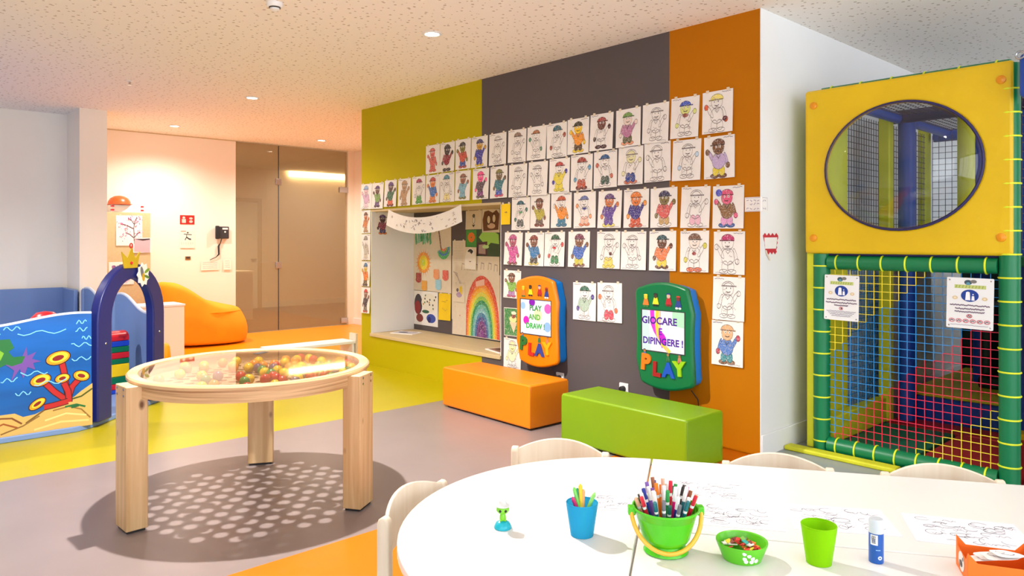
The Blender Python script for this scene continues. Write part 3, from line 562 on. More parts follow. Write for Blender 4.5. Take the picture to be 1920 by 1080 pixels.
def comic(p):
    for cx, cy, rx, ry, c in ((-.62, .6, .34, .3, (70, 66, 76)), (-.68, .5, .26, .2, (150, 50, 50)), (.3, .66, .66, .27, (236, 230, 214)), (-.5, .2, .3, .12, (140, 60, 50)), (.45, .22, .38, .13, (60, 80, 170)), (.3, .18, .14, .09, (40, 44, 110)), (0, .4, .3, .05, (50, 96, 66))): p.ell(cx, cy, rx, ry, c)
    for i in range(12): p.ell(p.r.uniform(-.2, .85), p.r.uniform(.5, .88), .05, .03, p.r.choice(((70, 60, 50), (190, 130, 60), (90, 120, 70))))
sheet('comic_page', 'busy coloured comic-style page in the lower left of the niche', 'drawing', -4.492, .82, .47, .4, comic, y=yb, curl=0, pm='print', tapes=False)
sheet('squirrel_card', 'small card with a yellow and purple scribble beside the rainbow', 'drawing', -3.86, .93, .2, .2, lambda p: (p.ell(.3, .6, .3, .3, (230, 200, 40)), p.ell(0, .4, .5, .15, (170, 140, 180)), p.ell(-.3, .65, .2, .1, (90, 80, 90))), y=yb-.006, m='beige_paper', curl=.003)
sheet('blank_page', 'almost blank pale page low in the niche left of rainbow', 'sheet', -3.86, .675, .24, .3, lambda p: p.ell(.1, .7, .05, .03, (190, 110, 90)), y=yb-.006, m='beige_paper', curl=.006)
sheet('colouring_sheet', 'colouring sheet, dark purple figure, on the white side of the niche', 'drawing', .145, 1.72, .22, .26, figure(PU, (84, 56, 66), (150, 60, 90), (60, 54, 110), OR), y=NX0+.012, face='+x', group=GRP, curl=.004)
# sagging banner across the niche top
def banner():
    g = G(); n = 16; W = 1.26
    for d in (0, .0008):
        for i in range(n+1):
            u = i/n; sag = .19*(1-(2*u-1)**2)*.55+.02; x = -4.33+W*u; zt = 1.755-sag+.01*u; tilt = .0
            for k in range(2): g.v.append((x-(.03 if k else 0)*(1-2*u), -.03-.02*sin(pi*u)-d-.012*k, zt-(.165 if k else 0)))
    m = 2*(n+1)
    for i in range(n):
        a = 2*i; g.f += [(a, a+1, a+3, a+2), (m+a, m+a+2, m+a+3, m+a+1), (a, a+2, m+a+2, m+a), (a+1, m+a+1, m+a+3, a+3)]
    g.c = [None]*len(g.f); o = obj('paper_banner', g, 'paper', smooth=50); tag(o, 'long white paper banner sagging across the top of the niche', 'banner')
    def f(u, v, d):
        sag = .19*(1-(2*u-1)**2)*.55+.02; return (-4.33+W*u-.03*(1-v)*(1-2*u), -.031-.02*sin(pi*u)-d-.012*(1-v), 1.755-sag+.01*u-.165*(1-v))
    p = Print(f, .00005, .0008); r = random.Random(3)
    for i in range(46):
        u, v = r.uniform(.05, .93), r.uniform(.12, .85); p.stroke([(u+.007*k, v+r.uniform(-.09, .09)) for k in range(4)], .006, r.choice(((150, 140, 150), (170, 150, 130), (120, 110, 130))))
    p.build('pencil_marks', 'print', o)
banner()
def leaflet(label, x, y, rz, cols):
    o = obj('leaflet', G().box(-.15, .15, -.1, .1, 0, .008), 'paper', loc=(x, y, NZ0+.03), rot=(0, 0, rz)); tag(o, label, 'leaflet')
    p = Print(lambda a, c, d: (a, c, .008+d)); p.poly([(-.13, -.08), (.13, -.08), (.13, .06), (-.13, .06)], cols[0]); p.ell(-.04, 0, .06, .04, cols[1]); p.stroke([(-.1, .075), (.1, .075)], .01, cols[2]); p.build('cover_print', 'print', o)
leaflet('leaflets lying on the left of the niche shelf', -4.45, .28, R(20), ((190, 186, 196), (90, 90, 110), (170, 60, 60))); leaflet('leaflet with brown cover at the right end of niche shelf', -2.75, .2, R(-15), ((150, 110, 90), (90, 60, 50), (220, 210, 200)))
# note folded round the corner, and the red zigzag frame on the white wall
nt_ = G()
pts = [(-.113, -.004), (-.002, -.004), (.004, .002), (.004, .076)]
for d in (0, 1):
    for (x, y) in pts:
        ox, oy = ((0, -.0008) if y < 0 else (.0008, 0)) if d else (0, 0)
        for z in (1.587, 1.681): nt_.v.append((x+ox, y+oy, z))
for i in range(3): a = 2*i; nt_.f += [(a, a+2, a+3, a+1), (8+a, 8+a+1, 8+a+3, 8+a+2), (a, 8+a, 8+a+2, a+2), (a+1, a+3, 8+a+3, 8+a+1)]
nt_.c = [None]*len(nt_.f); o = obj('corner_note', nt_, 'paper'); tag(o, 'small handwritten note folded round the orange wall corner', 'note')
p = Print(lambda a, c, d: (a, -.0048-d, c) if a < 0 else (.0048+d, a, c)); r = random.Random(5)
for z in (1.658, 1.636, 1.606):
    for x0 in (-.1, -.075, -.05, -.025, .012, .035):
        if z == 1.636 and x0 in (-.1, .012, .035): continue
        p.stroke([(x0+.005*k, z+r.uniform(-.006, .006)) for k in range(4)], .0035, (130, 116, 150))
p.stroke([(-.108, 1.592), (-.004, 1.592)], .002, (160, 150, 180)); p.stroke([(-.108, 1.676), (-.004, 1.676)], .002, (160, 150, 180)); p.stroke([(.006, 1.676), (.072, 1.676)], .002, (160, 150, 180)); p.stroke([(.07, 1.592), (.07, 1.676)], .002, (160, 150, 180))
p.build('handwriting', 'print', o)
zz = []
for i in range(9): zz.append((.02+.2*i/8, 1.43+(.018 if i % 2 else 0)))
for i in range(7): zz.append((.22-(.012 if i % 2 else 0)-.02*i/6, 1.43-.11*(i+1)/7))
for i in range(7): zz.append((.2-.13*i/6, 1.325-(.018 if i % 2 else 0)))
for i in range(5): zz.append((.05-.004*i+(.008 if i % 2 else 0), 1.335+.08*i/5))
mat('red_card', (196, 40, 60), .6)
o = obj('zigzag_card', G().prism(zz, 0, .0015, (.001, 0, 0), (0, 1, 0), (0, 0, 1), (1, 0, 0)), 'red_card'); tag(o, 'small card with red zigzag border on the white wall', 'card')
obj('paper_insert', G().prism([(.045, 1.345), (.19, 1.345), (.205, 1.42), (.035, 1.418)], .0016, .0028, (.001, 0, 0), (0, 1, 0), (0, 0, 1), (1, 0, 0)), 'paper', o)
obj('ribbon', G().tube([(.006, .05, 1.335), (.008, .06, 1.31), (.006, .09, 1.285), (.006, .1, 1.27)], .005, 6), 'beige_paper', o)

# ================================================================== BALL TABLE
TC = (-1.508, -2.715)
bt = thing('ball_table', 'round pine table with a clear top over a perforated tray of balls', 'play table', (TC[0], TC[1], 0))
for a in (R(-86.8), R(33.2), R(153.2)):
    M = Matrix.Rotation(a, 4, 'Z') @ Matrix.Translation((.622, 0, 0))
    lg = obj('leg', G().box(-.05, .05, -.075, .075, .012, .7), 'pine', bt, bevel=.004); lg.matrix_local = M
    obj('foot_pad', b(-.04, .04, -.065, .065, 0, .012), 'black_rubber', lg)
    for sy in (-.045, .045):
        for z in (.655, .685): obj('screw', G().lathe([(.006, 0), (.006, .003), (1e-5, .004)], 10, M=Matrix.Translation((.05, sy, z)) @ Matrix.Rotation(R(90), 4, 'Y')), 'chrome', lg)
obj('lower_ring', G().lathe([(.572, .64), (.606, .64), (.606, .7), (.572, .7), (.572, .64)], 72), 'pine_ring', bt, 40)
obj('top_rim', G().lathe([(.565, .7), (.62, .7), (.62, .714), (.612, .722), (.575, .722), (.565, .718), (.565, .7)], 72), 'pine_ring', bt, 40)
obj('clear_top', G().lathe([(1e-5, .712), (.566, .712), (.566, .716), (1e-5, .716)], 72), 'clear_acrylic', bt, 40)
def perforated():
    cu = bpy.data.curves.new('tray', 'CURVE'); cu.dimensions = '2D'; cu.fill_mode = 'BOTH'; cu.extrude = .005
    def circ(x, y, r, n):
        s = cu.splines.new('POLY'); s.points.add(n-1); s.use_cyclic_u = True
        for i, q in enumerate(s.points): q.co = (x+r*cos(2*pi*i/n), y+r*sin(2*pi*i/n), 0, 1)
    circ(0, 0, .575, 72); pos = []
    sp = .082
    for j in range(-8, 9):
        for i in range(-9, 10):
            x, y = (i+(.5 if j % 2 else 0))*sp, j*sp*.866
            if math.hypot(x, y) < .46: circ(x, y, .026, 16); pos.append((x, y))
    o = bpy.data.objects.new('t', cu); COL.objects.link(o); dg = bpy.context.evaluated_depsgraph_get(); me = bpy.data.meshes.new_from_object(o.evaluated_get(dg))
    bpy.data.objects.remove(o); me.name = 'perforated_tray'; me.materials.clear(); me.materials.append(MATS['pine_ring'])
    o = bpy.data.objects.new('perforated_tray', me); COL.objects.link(o); o.parent = bt; o.location = (0, 0, .645); o.rotation_euler = (0, 0, R(20)); return pos
perforated()
obj('name_sticker', b(-.09, .0, -.02, .02, .716, .718), 'dark_grey', bt, loc=(-.42, .25, 0), rot=(0, 0, R(120)))
BALLC = {'yellow': (250, 206, 20), 'orange': (246, 150, 20), 'red': (206, 40, 30), 'green': (60, 140, 60), 'purple': (110, 84, 110)}
ballmesh = {}
for n_, c in BALLC.items():
    mat('ball_'+n_, c, .25, .04); o = obj('ball_src', G().ell((0, 0, 0), (.0275, .0275, .0275), 16, 10), 'ball_'+n_, smooth=80); ballmesh[n_] = o.data; bpy.data.objects.remove(o)
r = random.Random(12); placed = []
def put_ball(x, y, c):
    if any((x-a)**2+(y-d)**2 < .0555**2 for a, d in placed) or math.hypot(x, y) > .535: return False
    placed.append((x, y)); q_ = .675*x+.738*y; o = bpy.data.objects.new('play_ball', ballmesh[c]); COL.objects.link(o); o.location = (TC[0]+x, TC[1]+y, .65+.0276); tag(o, '%s plastic ball in the %s %s of the round clear-topped table' % (c, 'rear' if -.738*x+.675*y > 0 else 'front', ('left' if q_ < -.18 else 'right' if q_ > .18 else 'middle')), 'ball', 'plastic balls in the round table'); return True
# dense on the right-hand (camera right) and rear sides, sparse front left. camera right = (.675,.738), away = (-.738,.675)
k = 0
while k < 74:
    u, v = r.uniform(-.54, .54), r.uniform(-.54, .54)
    dens = 1 if u > .02 and v > -.32 else (.35 if v > .1 else .16)
    if r.random() > dens: continue
    c = r.choices(list(BALLC), (7, 6, 3, 2, 2) if v > -.05 or u < 0 else (2, 2, 6, 4, 2))[0]
    if put_ball(.675*u-.738*v, .738*u+.675*v, c): k += 1
    elif r.random() < .002: k += 1

# ================================================================== BLUE PLAY PEN
def wavy(x0, x1, z0, top, n=20): return [(x0, z0), (x1, z0)]+[(x1+(x0-x1)*i/n, top((x1+(x0-x1)*i/n))) for i in range(n+1)]
XS = -3.71
pen = thing('play_pen', 'blue toddler pen with a painted sea panel and a navy arch', 'play pen', (0, 0, 0))
pl = [(XS+.03, -6.0), (XS+.03, -3.12), (XS-.02, -3.02), (XS-.1, -2.93), (-4.4, -2.3), (-6.9, -2.3), (-6.95, -2.44), (-7.58, -2.44), (-7.58, -6.0)]
obj('base', G().prism(pl, 0, .04, (0, 0, 0), (1, 0, 0), (0, 1, 0), (0, 0, 1)), 'light_blue_panel', pen, bevel=.006)
sea_top = lambda y: .83+.035*sin((y+3.42)*5.2) if y > -3.9 else .81
sp_ = obj('sea_panel', G().prism(wavy(-5.6, -3.02, .04, sea_top, 50), -.012, .012, (XS, 0, 0), (0, 1, 0), (0, 0, 1), (1, 0, 0)), 'sea_blue' if mat('sea_blue', (0, 88, 172), .3, .22, 2.2, stretch=(1, .6, 3)) else '', pen)
p = Print(lambda a, c, d: (XS+.0125+d, a, c), .00005, .0003)
F = lambda u, v: (-3.576+u*.00327, .83-(v-605)*.00382)       # small painted scene laid out on a grid
def P(*q): return [(-3.576+(u/176)*.575, .822-(v-605)/ (825-605)*.80-(0)*u) for u, v in q]
def rel(u, v): return (-3.576+(u/176)*.575, .035+(1-v)*.79)
def RP(*q): return [rel(a, c) for a, c in q]
sand = [(-600, .93), (-300, .86), (-120, .84), (0, .8), (25, .8), (40, .84), (62, .83), (90, .78), (118, .73), (135, .72), (150, .67), (172, .61), (172, 1.0), (-600, 1.0)]
p.poly(RP(*sand), (206, 170, 100))
for pts, c, wd in (([(45, .9), (80, .8), (118, .735)], (110, 84, 40), .012), ([(0, .97), (40, .92), (70, .85)], (130, 96, 50), .01), ([(95, .82), (125, .8), (150, .84), (168, .93)], (140, 100, 50), .01), ([(60, .97), (110, .93), (165, .95)], (230, 200, 130), .014), ([(80, .9), (120, .86), (160, .9)], (236, 206, 140), .012), ([(-30, .88), (0, .83), (20, .84), (38, .9)], (120, 70, 40), .012), ([(-20, .92), (5, .88), (30, .93)], (150, 80, 40), .012), ([(120, .745), (150, .72), (172, .66)], (70, 84, 30), .012), ([(118, .8), (140, .79), (158, .82)], (30, 110, 60), .014), ([(130, .81), (145, .8)], (24, 96, 56), .02)): p.stroke(RP(*pts), wd, c)
RDc, ORc, YEc, DK = (176, 34, 40), (236, 150, 30), (250, 200, 60), (50, 16, 26)
for pts in ([(112, .39), (116, .47), (118, .55), (124, .7)], [(80, .56), (98, .65), (116, .72), (126, .75)], [(145, .56), (132, .62), (126, .7), (126, .76)], [(116, .58), (124, .66), (126, .74)], [(78, .78), (98, .77), (124, .75)]): p.stroke(RP(*pts), .045, DK); p.stroke(RP(*pts), .034, RDc)
for u, v, rx, ry, ro in ((105, .345, .075, .045, .25), (72, .53, .062, .04, .25), (113, .535, .045, .03, .2), (150, .53, .052, .034, -.35), (66, .74, .055, .028, .6)):
    cx, cy = rel(u, v); p.ell(cx, cy, rx+.006, ry+.006, DK, 18, rot=ro); p.ell(cx, cy, rx, ry, ORc, 18, rot=ro); p.ell(cx+.004, cy+.004, rx*.8, ry*.75, YEc, 18, rot=ro); p.ell(cx, cy, rx*.5, ry*.42, (130, 30, 30), 16, rot=ro)
for pts, c in (([(10, .32), (28, .34), (36, .33), (46, .22), (48, .3), (64, .27), (56, .33), (73, .36), (58, .37), (62, .43), (48, .4), (40, .5), (34, .41), (18, .52), (24, .42), (8, .36)], (110, 74, 160)), ([(-40, .18), (0, .14), (16, .14), (24, .22), (14, .25), (22, .3), (44, .3), (38, .36), (20, .38), (10, .36), (-10, .4), (-60, .36)], (30, 110, 56)), ([(-60, .24), (-10, .2), (6, .26), (0, .32), (-40, .34)], (120, 180, 50))): p.poly(RP(*pts), c)
for i, (u, v, L) in enumerate(((75, .1, 90), (150, .1, 24), (150, .03, 20), (160, .18, 18), (150, .24, 40), (60, .46, 50), (150, .37, 38), (15, .5, 30), (-40, .1, 80), (20, .05, 30), (-200, .3, 90), (-150, .55, 80), (40, .63, 28), (90, .56, 60), (-90, .75, 60))):
    p.stroke(RP(*[(u-L/2+L*q/8, v+.018*sin(q*1.3+i)) for q in range(9)]), .007, (120, 200, 246))
p.build('sea_mural', 'mural', sp_)
obj('top_edge', G().tube([(XS, y_, sea_top(y_)) for y_ in [-5.6+2.58*i/60 for i in range(61)]], .013, 8), 'pale_edge', pen, 60)
# arch on the cut corner
A0, A1 = Vector((-3.72, -3.0, 0)), Vector((-4.356, -2.342, 0)); ad = (A1-A0).normalized(); an = Vector((ad.y, -ad.x, 0))
if an.x < 0: an = -an
Lw = (A1-A0).length; ro_, ri = Lw/2, Lw/2-.17; zc = 1.215-ro_*.95
arch = [(-ro_, .04)]+[(-ro_*cos(R(a)), zc+ro_*.95*sin(R(a))) for a in range(0, 181, 9)]+[(ro_, .04), (ri, .04)]+[(ri*cos(R(a)), zc+(ri*1.08)*sin(R(a))) for a in range(0, 181, 9)]+[(-ri, .04)]
ac = (A0+A1)/2
ar = obj('arch', G().prism(arch, -.035, .035, ac, ad, (0, 0, 1), an), 'navy_panel', pen, bevel=.012)
for s in (-1, 1): obj('bolt', G().ell(ac+ad*s*(ro_-.085)+an*.036+Vector((0, 0, .62)), (.009, .009, .009), 10, 6), 'chrome', ar, 60)
def side_panel(x0, x1, z_l, z_r):
    n = 20; L = x1-x0
    top = lambda x: z_l+(z_r-z_l)*((x-x0)/L)+.045*sin(2*pi*((x-x0)/L)*.95+.3)
    obj('wave_panel', G().prism(wavy(x0, x1, .04, top), -.012, .012, (0, -2.38, 0), (1, 0, 0), (0, 0, 1), (0, -1, 0)), 'light_blue_panel', pen)
    obj('panel_edge', G().tube([(x0+L*i/n, -2.38, top(x0+L*i/n)) for i in range(n+1)], .015, 8), 'pale_edge', pen, 60)
side_panel(-6.9, -5.68, .85, .72); side_panel(-5.6, -4.36, .85, .78)
for x in (-6.93, -5.64): obj('corner_post', G().lathe([(.032, .04), (.032, .84), (.02, .86)], 16, (x, -2.38, 0)), 'light_blue_panel', pen, 40)
obj('wall_pad', b(-7.58, -7.53, -6.0, -2.46, .04, .85), 'light_blue_panel', pen, bevel=.012); obj('wall_pad', b(-7.53, -6.95, -2.48, -2.44, .04, .85), 'light_blue_panel', pen, bevel=.012)
# decorations on the arch
top = ac+Vector((0, 0, 1.215))
F2 = lambda dx, dz, dn=0: ac+ad*dx+an*dn+Vector((0, 0, dz))
cr = obj('crown_ornament', G().prism([(-.115, 0), (.06, 0), (.1, .13), (.035, .075), (-.02, .16), (-.075, .08), (-.15, .13)], -.004, .004, F2(-.03, 1.18, .042), ad, (0, 0, 1), an), 'crown_yellow' if mat('crown_yellow', (196, 166, 24), .6) else ''); tag(cr, 'olive yellow paper crown on top of the navy arch', 'paper crown')
obj('jewel', G().ell(F2(-.06, 1.22, .05), (.012, .012, .012), 10, 6), 'red_plastic', cr); obj('loop', G().tube([F2(-.05+.018*cos(R(a)), 1.358+.018*sin(R(a)), .042) for a in range(0, 360, 30)], .005, 6, True), 'red_plastic', cr)
pf = obj('paper_decoration', G().prism([(.09*cos(R(a))*(1.0 if i % 2 else .78), .1*sin(R(a))*(1.0 if i % 2 else .78)) for i, a in enumerate(range(0, 360, 20))], 0, .006, F2(.1, 1.12, .05), ad, (0, 0, 1), an), 'paper'); tag(pf, 'white paper cut-out with green leaves hanging on the navy arch', 'cut-out')
p = Print(lambda a, c, d: F2(.1+a, 1.12+c, .0562+d)); p.ell(-.02, .02, .022, .05, (110, 110, 120), rot=.3); p.ell(.0, -.02, .02, .035, (200, 160, 30)); p.ell(.05, .03, .04, .014, (120, 160, 50), rot=.4); p.ell(.05, -.02, .04, .012, (90, 130, 50), rot=-.3); p.build('leaf_print', 'print', pf)
# building block tower, each block its own
def block(c, x, y, z, hh, lab, w_=.165, dome=False, rz=R(12)):
    m = c+'_plastic'
    if dome: pr = [(-w_/2, 0), (w_/2, 0), (w_/2, hh*.35)]+[(w_/2*cos(R(a)), hh*.35+hh*.65*sin(R(a))) for a in range(15, 180, 15)]+[(-w_/2, hh*.35)]; g = G().prism(pr, -w_/2, w_/2)
    else: g = G().box(-w_/2, w_/2, -w_/2, w_/2, 0, hh-.001)
    o = obj('toy_block', g, m, bevel=.008, loc=(x, y, z), rot=(0, 0, rz)); tag(o, lab, 'toy block', 'stacked toy blocks in the pen')
    if not dome:
        o2 = obj('stud_recess', G().lathe([(.03, -.0), (.03, .004)], 14), m, o)
TX, TY = -4.83, -2.58
z = .041
for i, (c, hh) in enumerate((('blue', .035), ('red', .05), ('green', .063), ('yellow', .112), ('green', .048), ('red', .055), ('green', .052), ('blue', .05), ('red', .085))):
    block(c, TX, TY, z, hh, ['blue toy block at the bottom of the tower', 'red toy block second from the bottom of tower', 'green toy block under the tall yellow block', 'tall yellow toy block in the tower', 'green toy block resting on the yellow block', 'red toy block between two green blocks', 'green toy block under the upper blue block', 'blue toy block just under the red dome', 'red dome-shaped toy block on top of the tower'][i], dome=(i == 8)); z += hh
block('red', -5.05, -2.72, .041, .34, 'tall red toy block behind the block tower', .15); block('green', -5.05, -2.72, .38, .1, 'green toy block on the tall red block', .14); block('red', -5.05, -2.72, .48, .1, 'red dome block behind the tower, upper left', .14, True)
rb = thing('toy_dome', 'red rounded toy top peeking over the sea panel', 'toy', (-4.35, -3.2, .041)); obj('dome', G().lathe([(.1, .6), (.115, .68), (.1, .75), (.06, .79), (1e-5, .8)], 20), 'red_plastic', rb, 60); obj('body', G().lathe([(.1, 0), (.11, .3), (.1, .6)], 20), 'blue_plastic', rb, 60)
fr = thing('framed_game', 'small white framed board leaning behind the sea panel', 'toy board', (-5.4, -3.72, .041), R(60)); obj('frame', G().holed(.22, .2, lambda a: (min(.085/max(abs(cos(a)), 1e-6), .075/max(abs(sin(a)), 1e-6))*cos(a), min(.085/max(abs(cos(a)), 1e-6), .075/max(abs(sin(a)), 1e-6))*sin(a)), 0, .02, (0, 0, .8)), 'white_plastic', fr); bd = obj('board', b(-.09, .09, -.012, -.002, .72, .88), 'dark_grey', fr); obj('stand', b(-.1, .1, -.01, .01, 0, .7), 'light_blue_panel', fr)
for i in range(8): obj('piece', G().ell((-.06+.04*(i % 4), -.014, .77+.05*(i//4)), (.016, .006, .02), 8, 6), 'beech', bd)

# ================================================================== REAR LEFT FURNITURE
cb = thing('pin_board_cabinet', 'tall beige cabinet with drawings on its front, against phone wall', 'cabinet', (-8.2, -1.62, 0))
obj('body', b(-.24, 0, -.5, .3, .06, 1.775), 'beige_board', cb, bevel=.004); obj('plinth', b(-.22, -.02, -.48, .28, 0, .06), 'dark_grey', cb)
def cherry(p):
    p.stroke([(.35, .02), (.36, .3), (.34, .6), (.42, .8), (.6, .95)], .06, (70, 40, 60)); p.stroke([(.35, .55), (-.1, .65), (-.6, .72)], .045, (80, 44, 64)); p.stroke([(.36, .25), (.0, .38), (-.25, .42)], .04, (80, 44, 64)); p.stroke([(.36, .25), (.6, .4), (.85, .45)], .04, (80, 44, 64)); p.stroke([(.38, .7), (.15, .85), (-.1, .92)], .04, (80, 44, 64))
    for i in range(90):
        a, c = p.r.choice(((-.55, .74), (-.2, .42), (-.5, .3), (.75, .45), (.6, .75), (.1, .88), (.65, .9), (-.3, .6))); p.ell(a+p.r.gauss(0, .16), c+p.r.gauss(0, .06), .035, .02, p.r.choice(((236, 110, 170), (246, 150, 196), (206, 60, 120))), 7)
sheet('tree_drawing', 'drawing of a pink blossoming tree on the beige cabinet', 'drawing', -1.585, 1.735, .32, .4, cherry, y=-8.2, face='+x', curl=.004)
def photo_(p):
    p.poly([(-.9, .05), (.9, .0), (.95, .9), (-.85, .95)], (200, 170, 180)); p.poly([(-.9, .6), (.9, .75), (.9, .95), (-.9, .9)], (60, 44, 50)); p.ell(-.3, .3, .4, .2, (190, 110, 150)); p.ell(.4, .45, .35, .2, (220, 200, 210))
sheet('photo_page', 'dark-topped photo page overlapping the blossom tree drawing', 'photo', -1.43, 1.44, .22, .2, photo_, y=-8.196, face='+x', curl=.004, pm='print', tapes=False)
sheet('flower_page', 'page with purple and green scribbles seen through the arch', 'drawing', -1.68, 1.12, .3, .3, lambda p: [p.ell(p.r.uniform(-.8, .8), p.r.uniform(.1, .9), .12, .07, p.r.choice(((150, 90, 150), (110, 150, 90), (220, 200, 220), (90, 80, 90)))) for _ in range(26)], y=-8.2, face='+x', curl=.003, pm='print', tapes=False)
tb = thing('game_box', 'white box with dark clips on the beige cabinet', 'box', (-8.3, -1.61, 1.776)); obj('body', b(-.1, .09, -.19, .17, 0, .1), 'white_plastic', tb, bevel=.006)
for y_ in (-.17, .19):
    for zq in (.03, .08): obj('clip', b(.06, .1, y_-.02, y_+.015, zq-.01, zq+.01), 'red_plastic', tb)
hm = thing('toy_helmet', 'orange-red toy helmet lying on the white box', 'helmet', (-8.3, -1.68, 1.877)); obj('shell', G().lathe([(.14, 0), (.135, .04), (.11, .085), (.06, .115), (1e-5, .125)], 24), 'helmet_red' if mat('helmet_red', (250, 90, 40), .35) else '', hm, 60); obj('brim', G().lathe([(.14, 0), (.155, .004), (.155, .01), (.138, .014)], 24), 'helmet_red', hm, 60)
lc = thing('low_cabinet', 'low cream cabinet right of the navy arch', 'cabinet', (-7.0, -1.8, 0)); obj('body', b(-.2, .2, -.3, .46, 0, .61), 'cream_paint', lc, bevel=.004); obj('top', b(-.21, .21, -.31, .47, .61, .635), 'white_paint', lc, bevel=.004)
yc = thing('yellow_skittle', 'yellow rounded toy skittle in front of the low cream cabinet', 'toy', (-6.6, -1.62, 0)); obj('body', G().lathe([(.05, 0), (.06, .04), (.055, .1), (.05, .16), (.03, .2), (1e-5, .21)], 20), 'skittle' if mat('skittle', (255, 176, 20), .4) else '', yc, 60); obj('foot', G().lathe([(.062, 0), (.062, .012)], 20), 'orange_vinyl', yc)
bb = G(); n, m_ = 40, 14; L0, L1 = .5, .56
for j in range(m_+1):
    t_ = j/m_
    for i in range(n):
        a = 2*pi*i/n; ca, sa = cos(a), sin(a); rr = 1/((abs(ca)**3+abs(sa)**3)**(1/3))
        x, y = rr*ca*.48, rr*sa*.55; hh = .52+.40*(.5-.5*math.tanh((y+.12)/.2))     # high back towards -y
        if t_ < .72: q = t_/.72; s_ = .95+.09*sin(pi*q)-.06*q; z = hh*.86*q
        else: q = (t_-.72)/.28; s_ = .89*math.cos(q*pi/2)**.5; z = hh*(.86+.14*sin(q*pi/2))
        hz = .52+.40*(.5-.5*math.tanh((y*s_+.12)/.2)); z = z/hh*(hz if t_ > .72 else hh*(1-t_/.72*.0))
        lean = -.12*(z/.9)**2
        bb.v.append((x*s_*(1-.12*z), y*s_+lean, z+.012*noise.noise((x*4, y*4, z*4))*min(1, t_*6)))
for j in range(m_):
    for i in range(n): bb.f.append((j*n+i, j*n+(i+1) % n, (j+1)*n+(i+1) % n, (j+1)*n+i))
bb.f += [tuple(reversed(range(n))), tuple(m_*n+i for i in range(n))]; bb.c = [None]*len(bb.f)
bgt = thing('bean_bag', 'orange bean bag chair with a high back below the phone', 'bean bag', (-7.85, -.75, 0), R(0)); bo = obj('bag', bb, 'orange_fabric', bgt, 60)
sm = bo.modifiers.new('sub', 'SUBSURF'); sm.levels = 1; sm.render_levels = 1
obj('seam', G().tube([(.48*.9*cos(R(a)), .55*.9*sin(R(a))+.02, .44) for a in range(-75, 60, 9)], .008, 6), 'orange_fabric', bgt, 60)
ph = thing('wall_phone', 'black wall telephone with a hanging cord beside the glass', 'telephone', (XL, -.277, 1.52)); obj('body', b(.0, .05, -.08, .1, -.09, .09), 'dark_grey', ph, bevel=.01); obj('handset', b(.03, .08, -.1, -.05, -.095, .1), 'black_rubber', ph, bevel=.012); obj('display', b(.05, .052, .0, .08, .045, .07), 'white_plastic', ph); obj('button', G().ell((.05, .04, .01), (.004, .014, .014), 10, 6), 'white_plastic', ph); obj('cord', G().tube([(.02, .0, -.09), (.02, -.02, -.16), (.02, -.045, -.2), (.02, -.04, -.32), (.02, -.08, -.36), (.02, -.17, -.4)], [.006, .006, .014, .012, .005, .005], 8), 'black_rubber', ph, 60)
fs = thing('fire_sign', 'small red fire-point sign on the cream wall', 'sign', (XL, -.76, 1.7)); obj('plate', b(0, .006, -.1, .1, -.065, .065), 'sign_red' if mat('sign_red', (176, 30, 26), .5) else '', fs); p = Print(lambda a, c, d: (.0065+d, a, c)); p.poly([(-.075, -.045), (-.02, -.045), (-.02, .01), (-.075, .01)], (250, 200, 190)); p.ell(-.048, .03, .02, .016, (250, 200, 190)); p.ell(.05, .02, .026, .016, (250, 190, 180)); p.ell(.05, -.025, .026, .02, (250, 190, 180)); p.build('pictogram', 'print', fs)['kind'] = 'stuff'
def runner(p):
    p.stroke([(-.5, .8), (0, .78), (.6, .76)], .05, (70, 90, 90)); p.ell(.05, .88, .12, .05, (50, 60, 64)); p.stroke([(-.1, .78), (-.15, .6), (-.35, .46)], .09, (60, 80, 80)); p.stroke([(-.1, .62), (.2, .52), (.5, .5)], .09, (50, 60, 66))
    for i in range(6): p.stroke([(-.8+.3*i, .35), (-.8+.3*i, .2)], .04, (210, 170, 160))
    p.stroke([(-.9, .96), (-.2, .96)], .04, (200, 110, 70))
sheet('notice_page', 'pale notice with a small running figure under the fire sign', 'notice', -.758, 1.545, .2, .25, runner, y=XL, face='+x', pm='print', m='cream_sheet' if mat('cream_sheet', (244, 226, 210), .8) else '', tapes=False)
o = thing('light_switch', 'small brass light switch low on the cream wall', 'switch', (XL, -.75, 1.15)); obj('plate', b(0, .006, -.037, .037, -.025, .025), 'brass' if mat('brass', (150, 112, 60), .4, metal=.3) else '', o); obj('rocker', b(.006, .01, -.025, .025, -.003, .018), 'dark_grey', o)
sheet('notice_page', 'faint pink printed notice on the wall below the telephone', 'notice', -.44, 1.1, .26, .13, lambda p: [p.scribble(-.8, .8, .85-.2*i, (214, 160, 170), .035, .02, 10, p.r) for i in range(4)], y=XL, face='+x', pm='print', m='cream_sheet', tapes=False)
sheet('notice_page', 'narrow pale notice right of the pink one below telephone', 'notice', -.19, 1.12, .12, .15, lambda p: [p.scribble(-.6, .6, .85-.2*i, (214, 176, 170), .04, .02, 6, p.r) for i in range(4)], y=XL, face='+x', pm='print', m='cream_sheet', tapes=False)
lb = thing('low_shelf', 'low white bench seen over the far rim of the ball table', 'shelf', (-5.12, -.55, 0)); obj('top', b(-.16, .13, -.5, .5, .22, .25), 'white_paint', lb, bevel=.004); obj('side', b(-.15, .12, .46, .49, 0, .22), 'white_paint', lb); obj('side', b(-.15, .12, -.49, -.46, 0, .22), 'white_paint', lb); obj('end_board', b(-.02, .13, .505, .53, 0, .33), 'beech', lb)

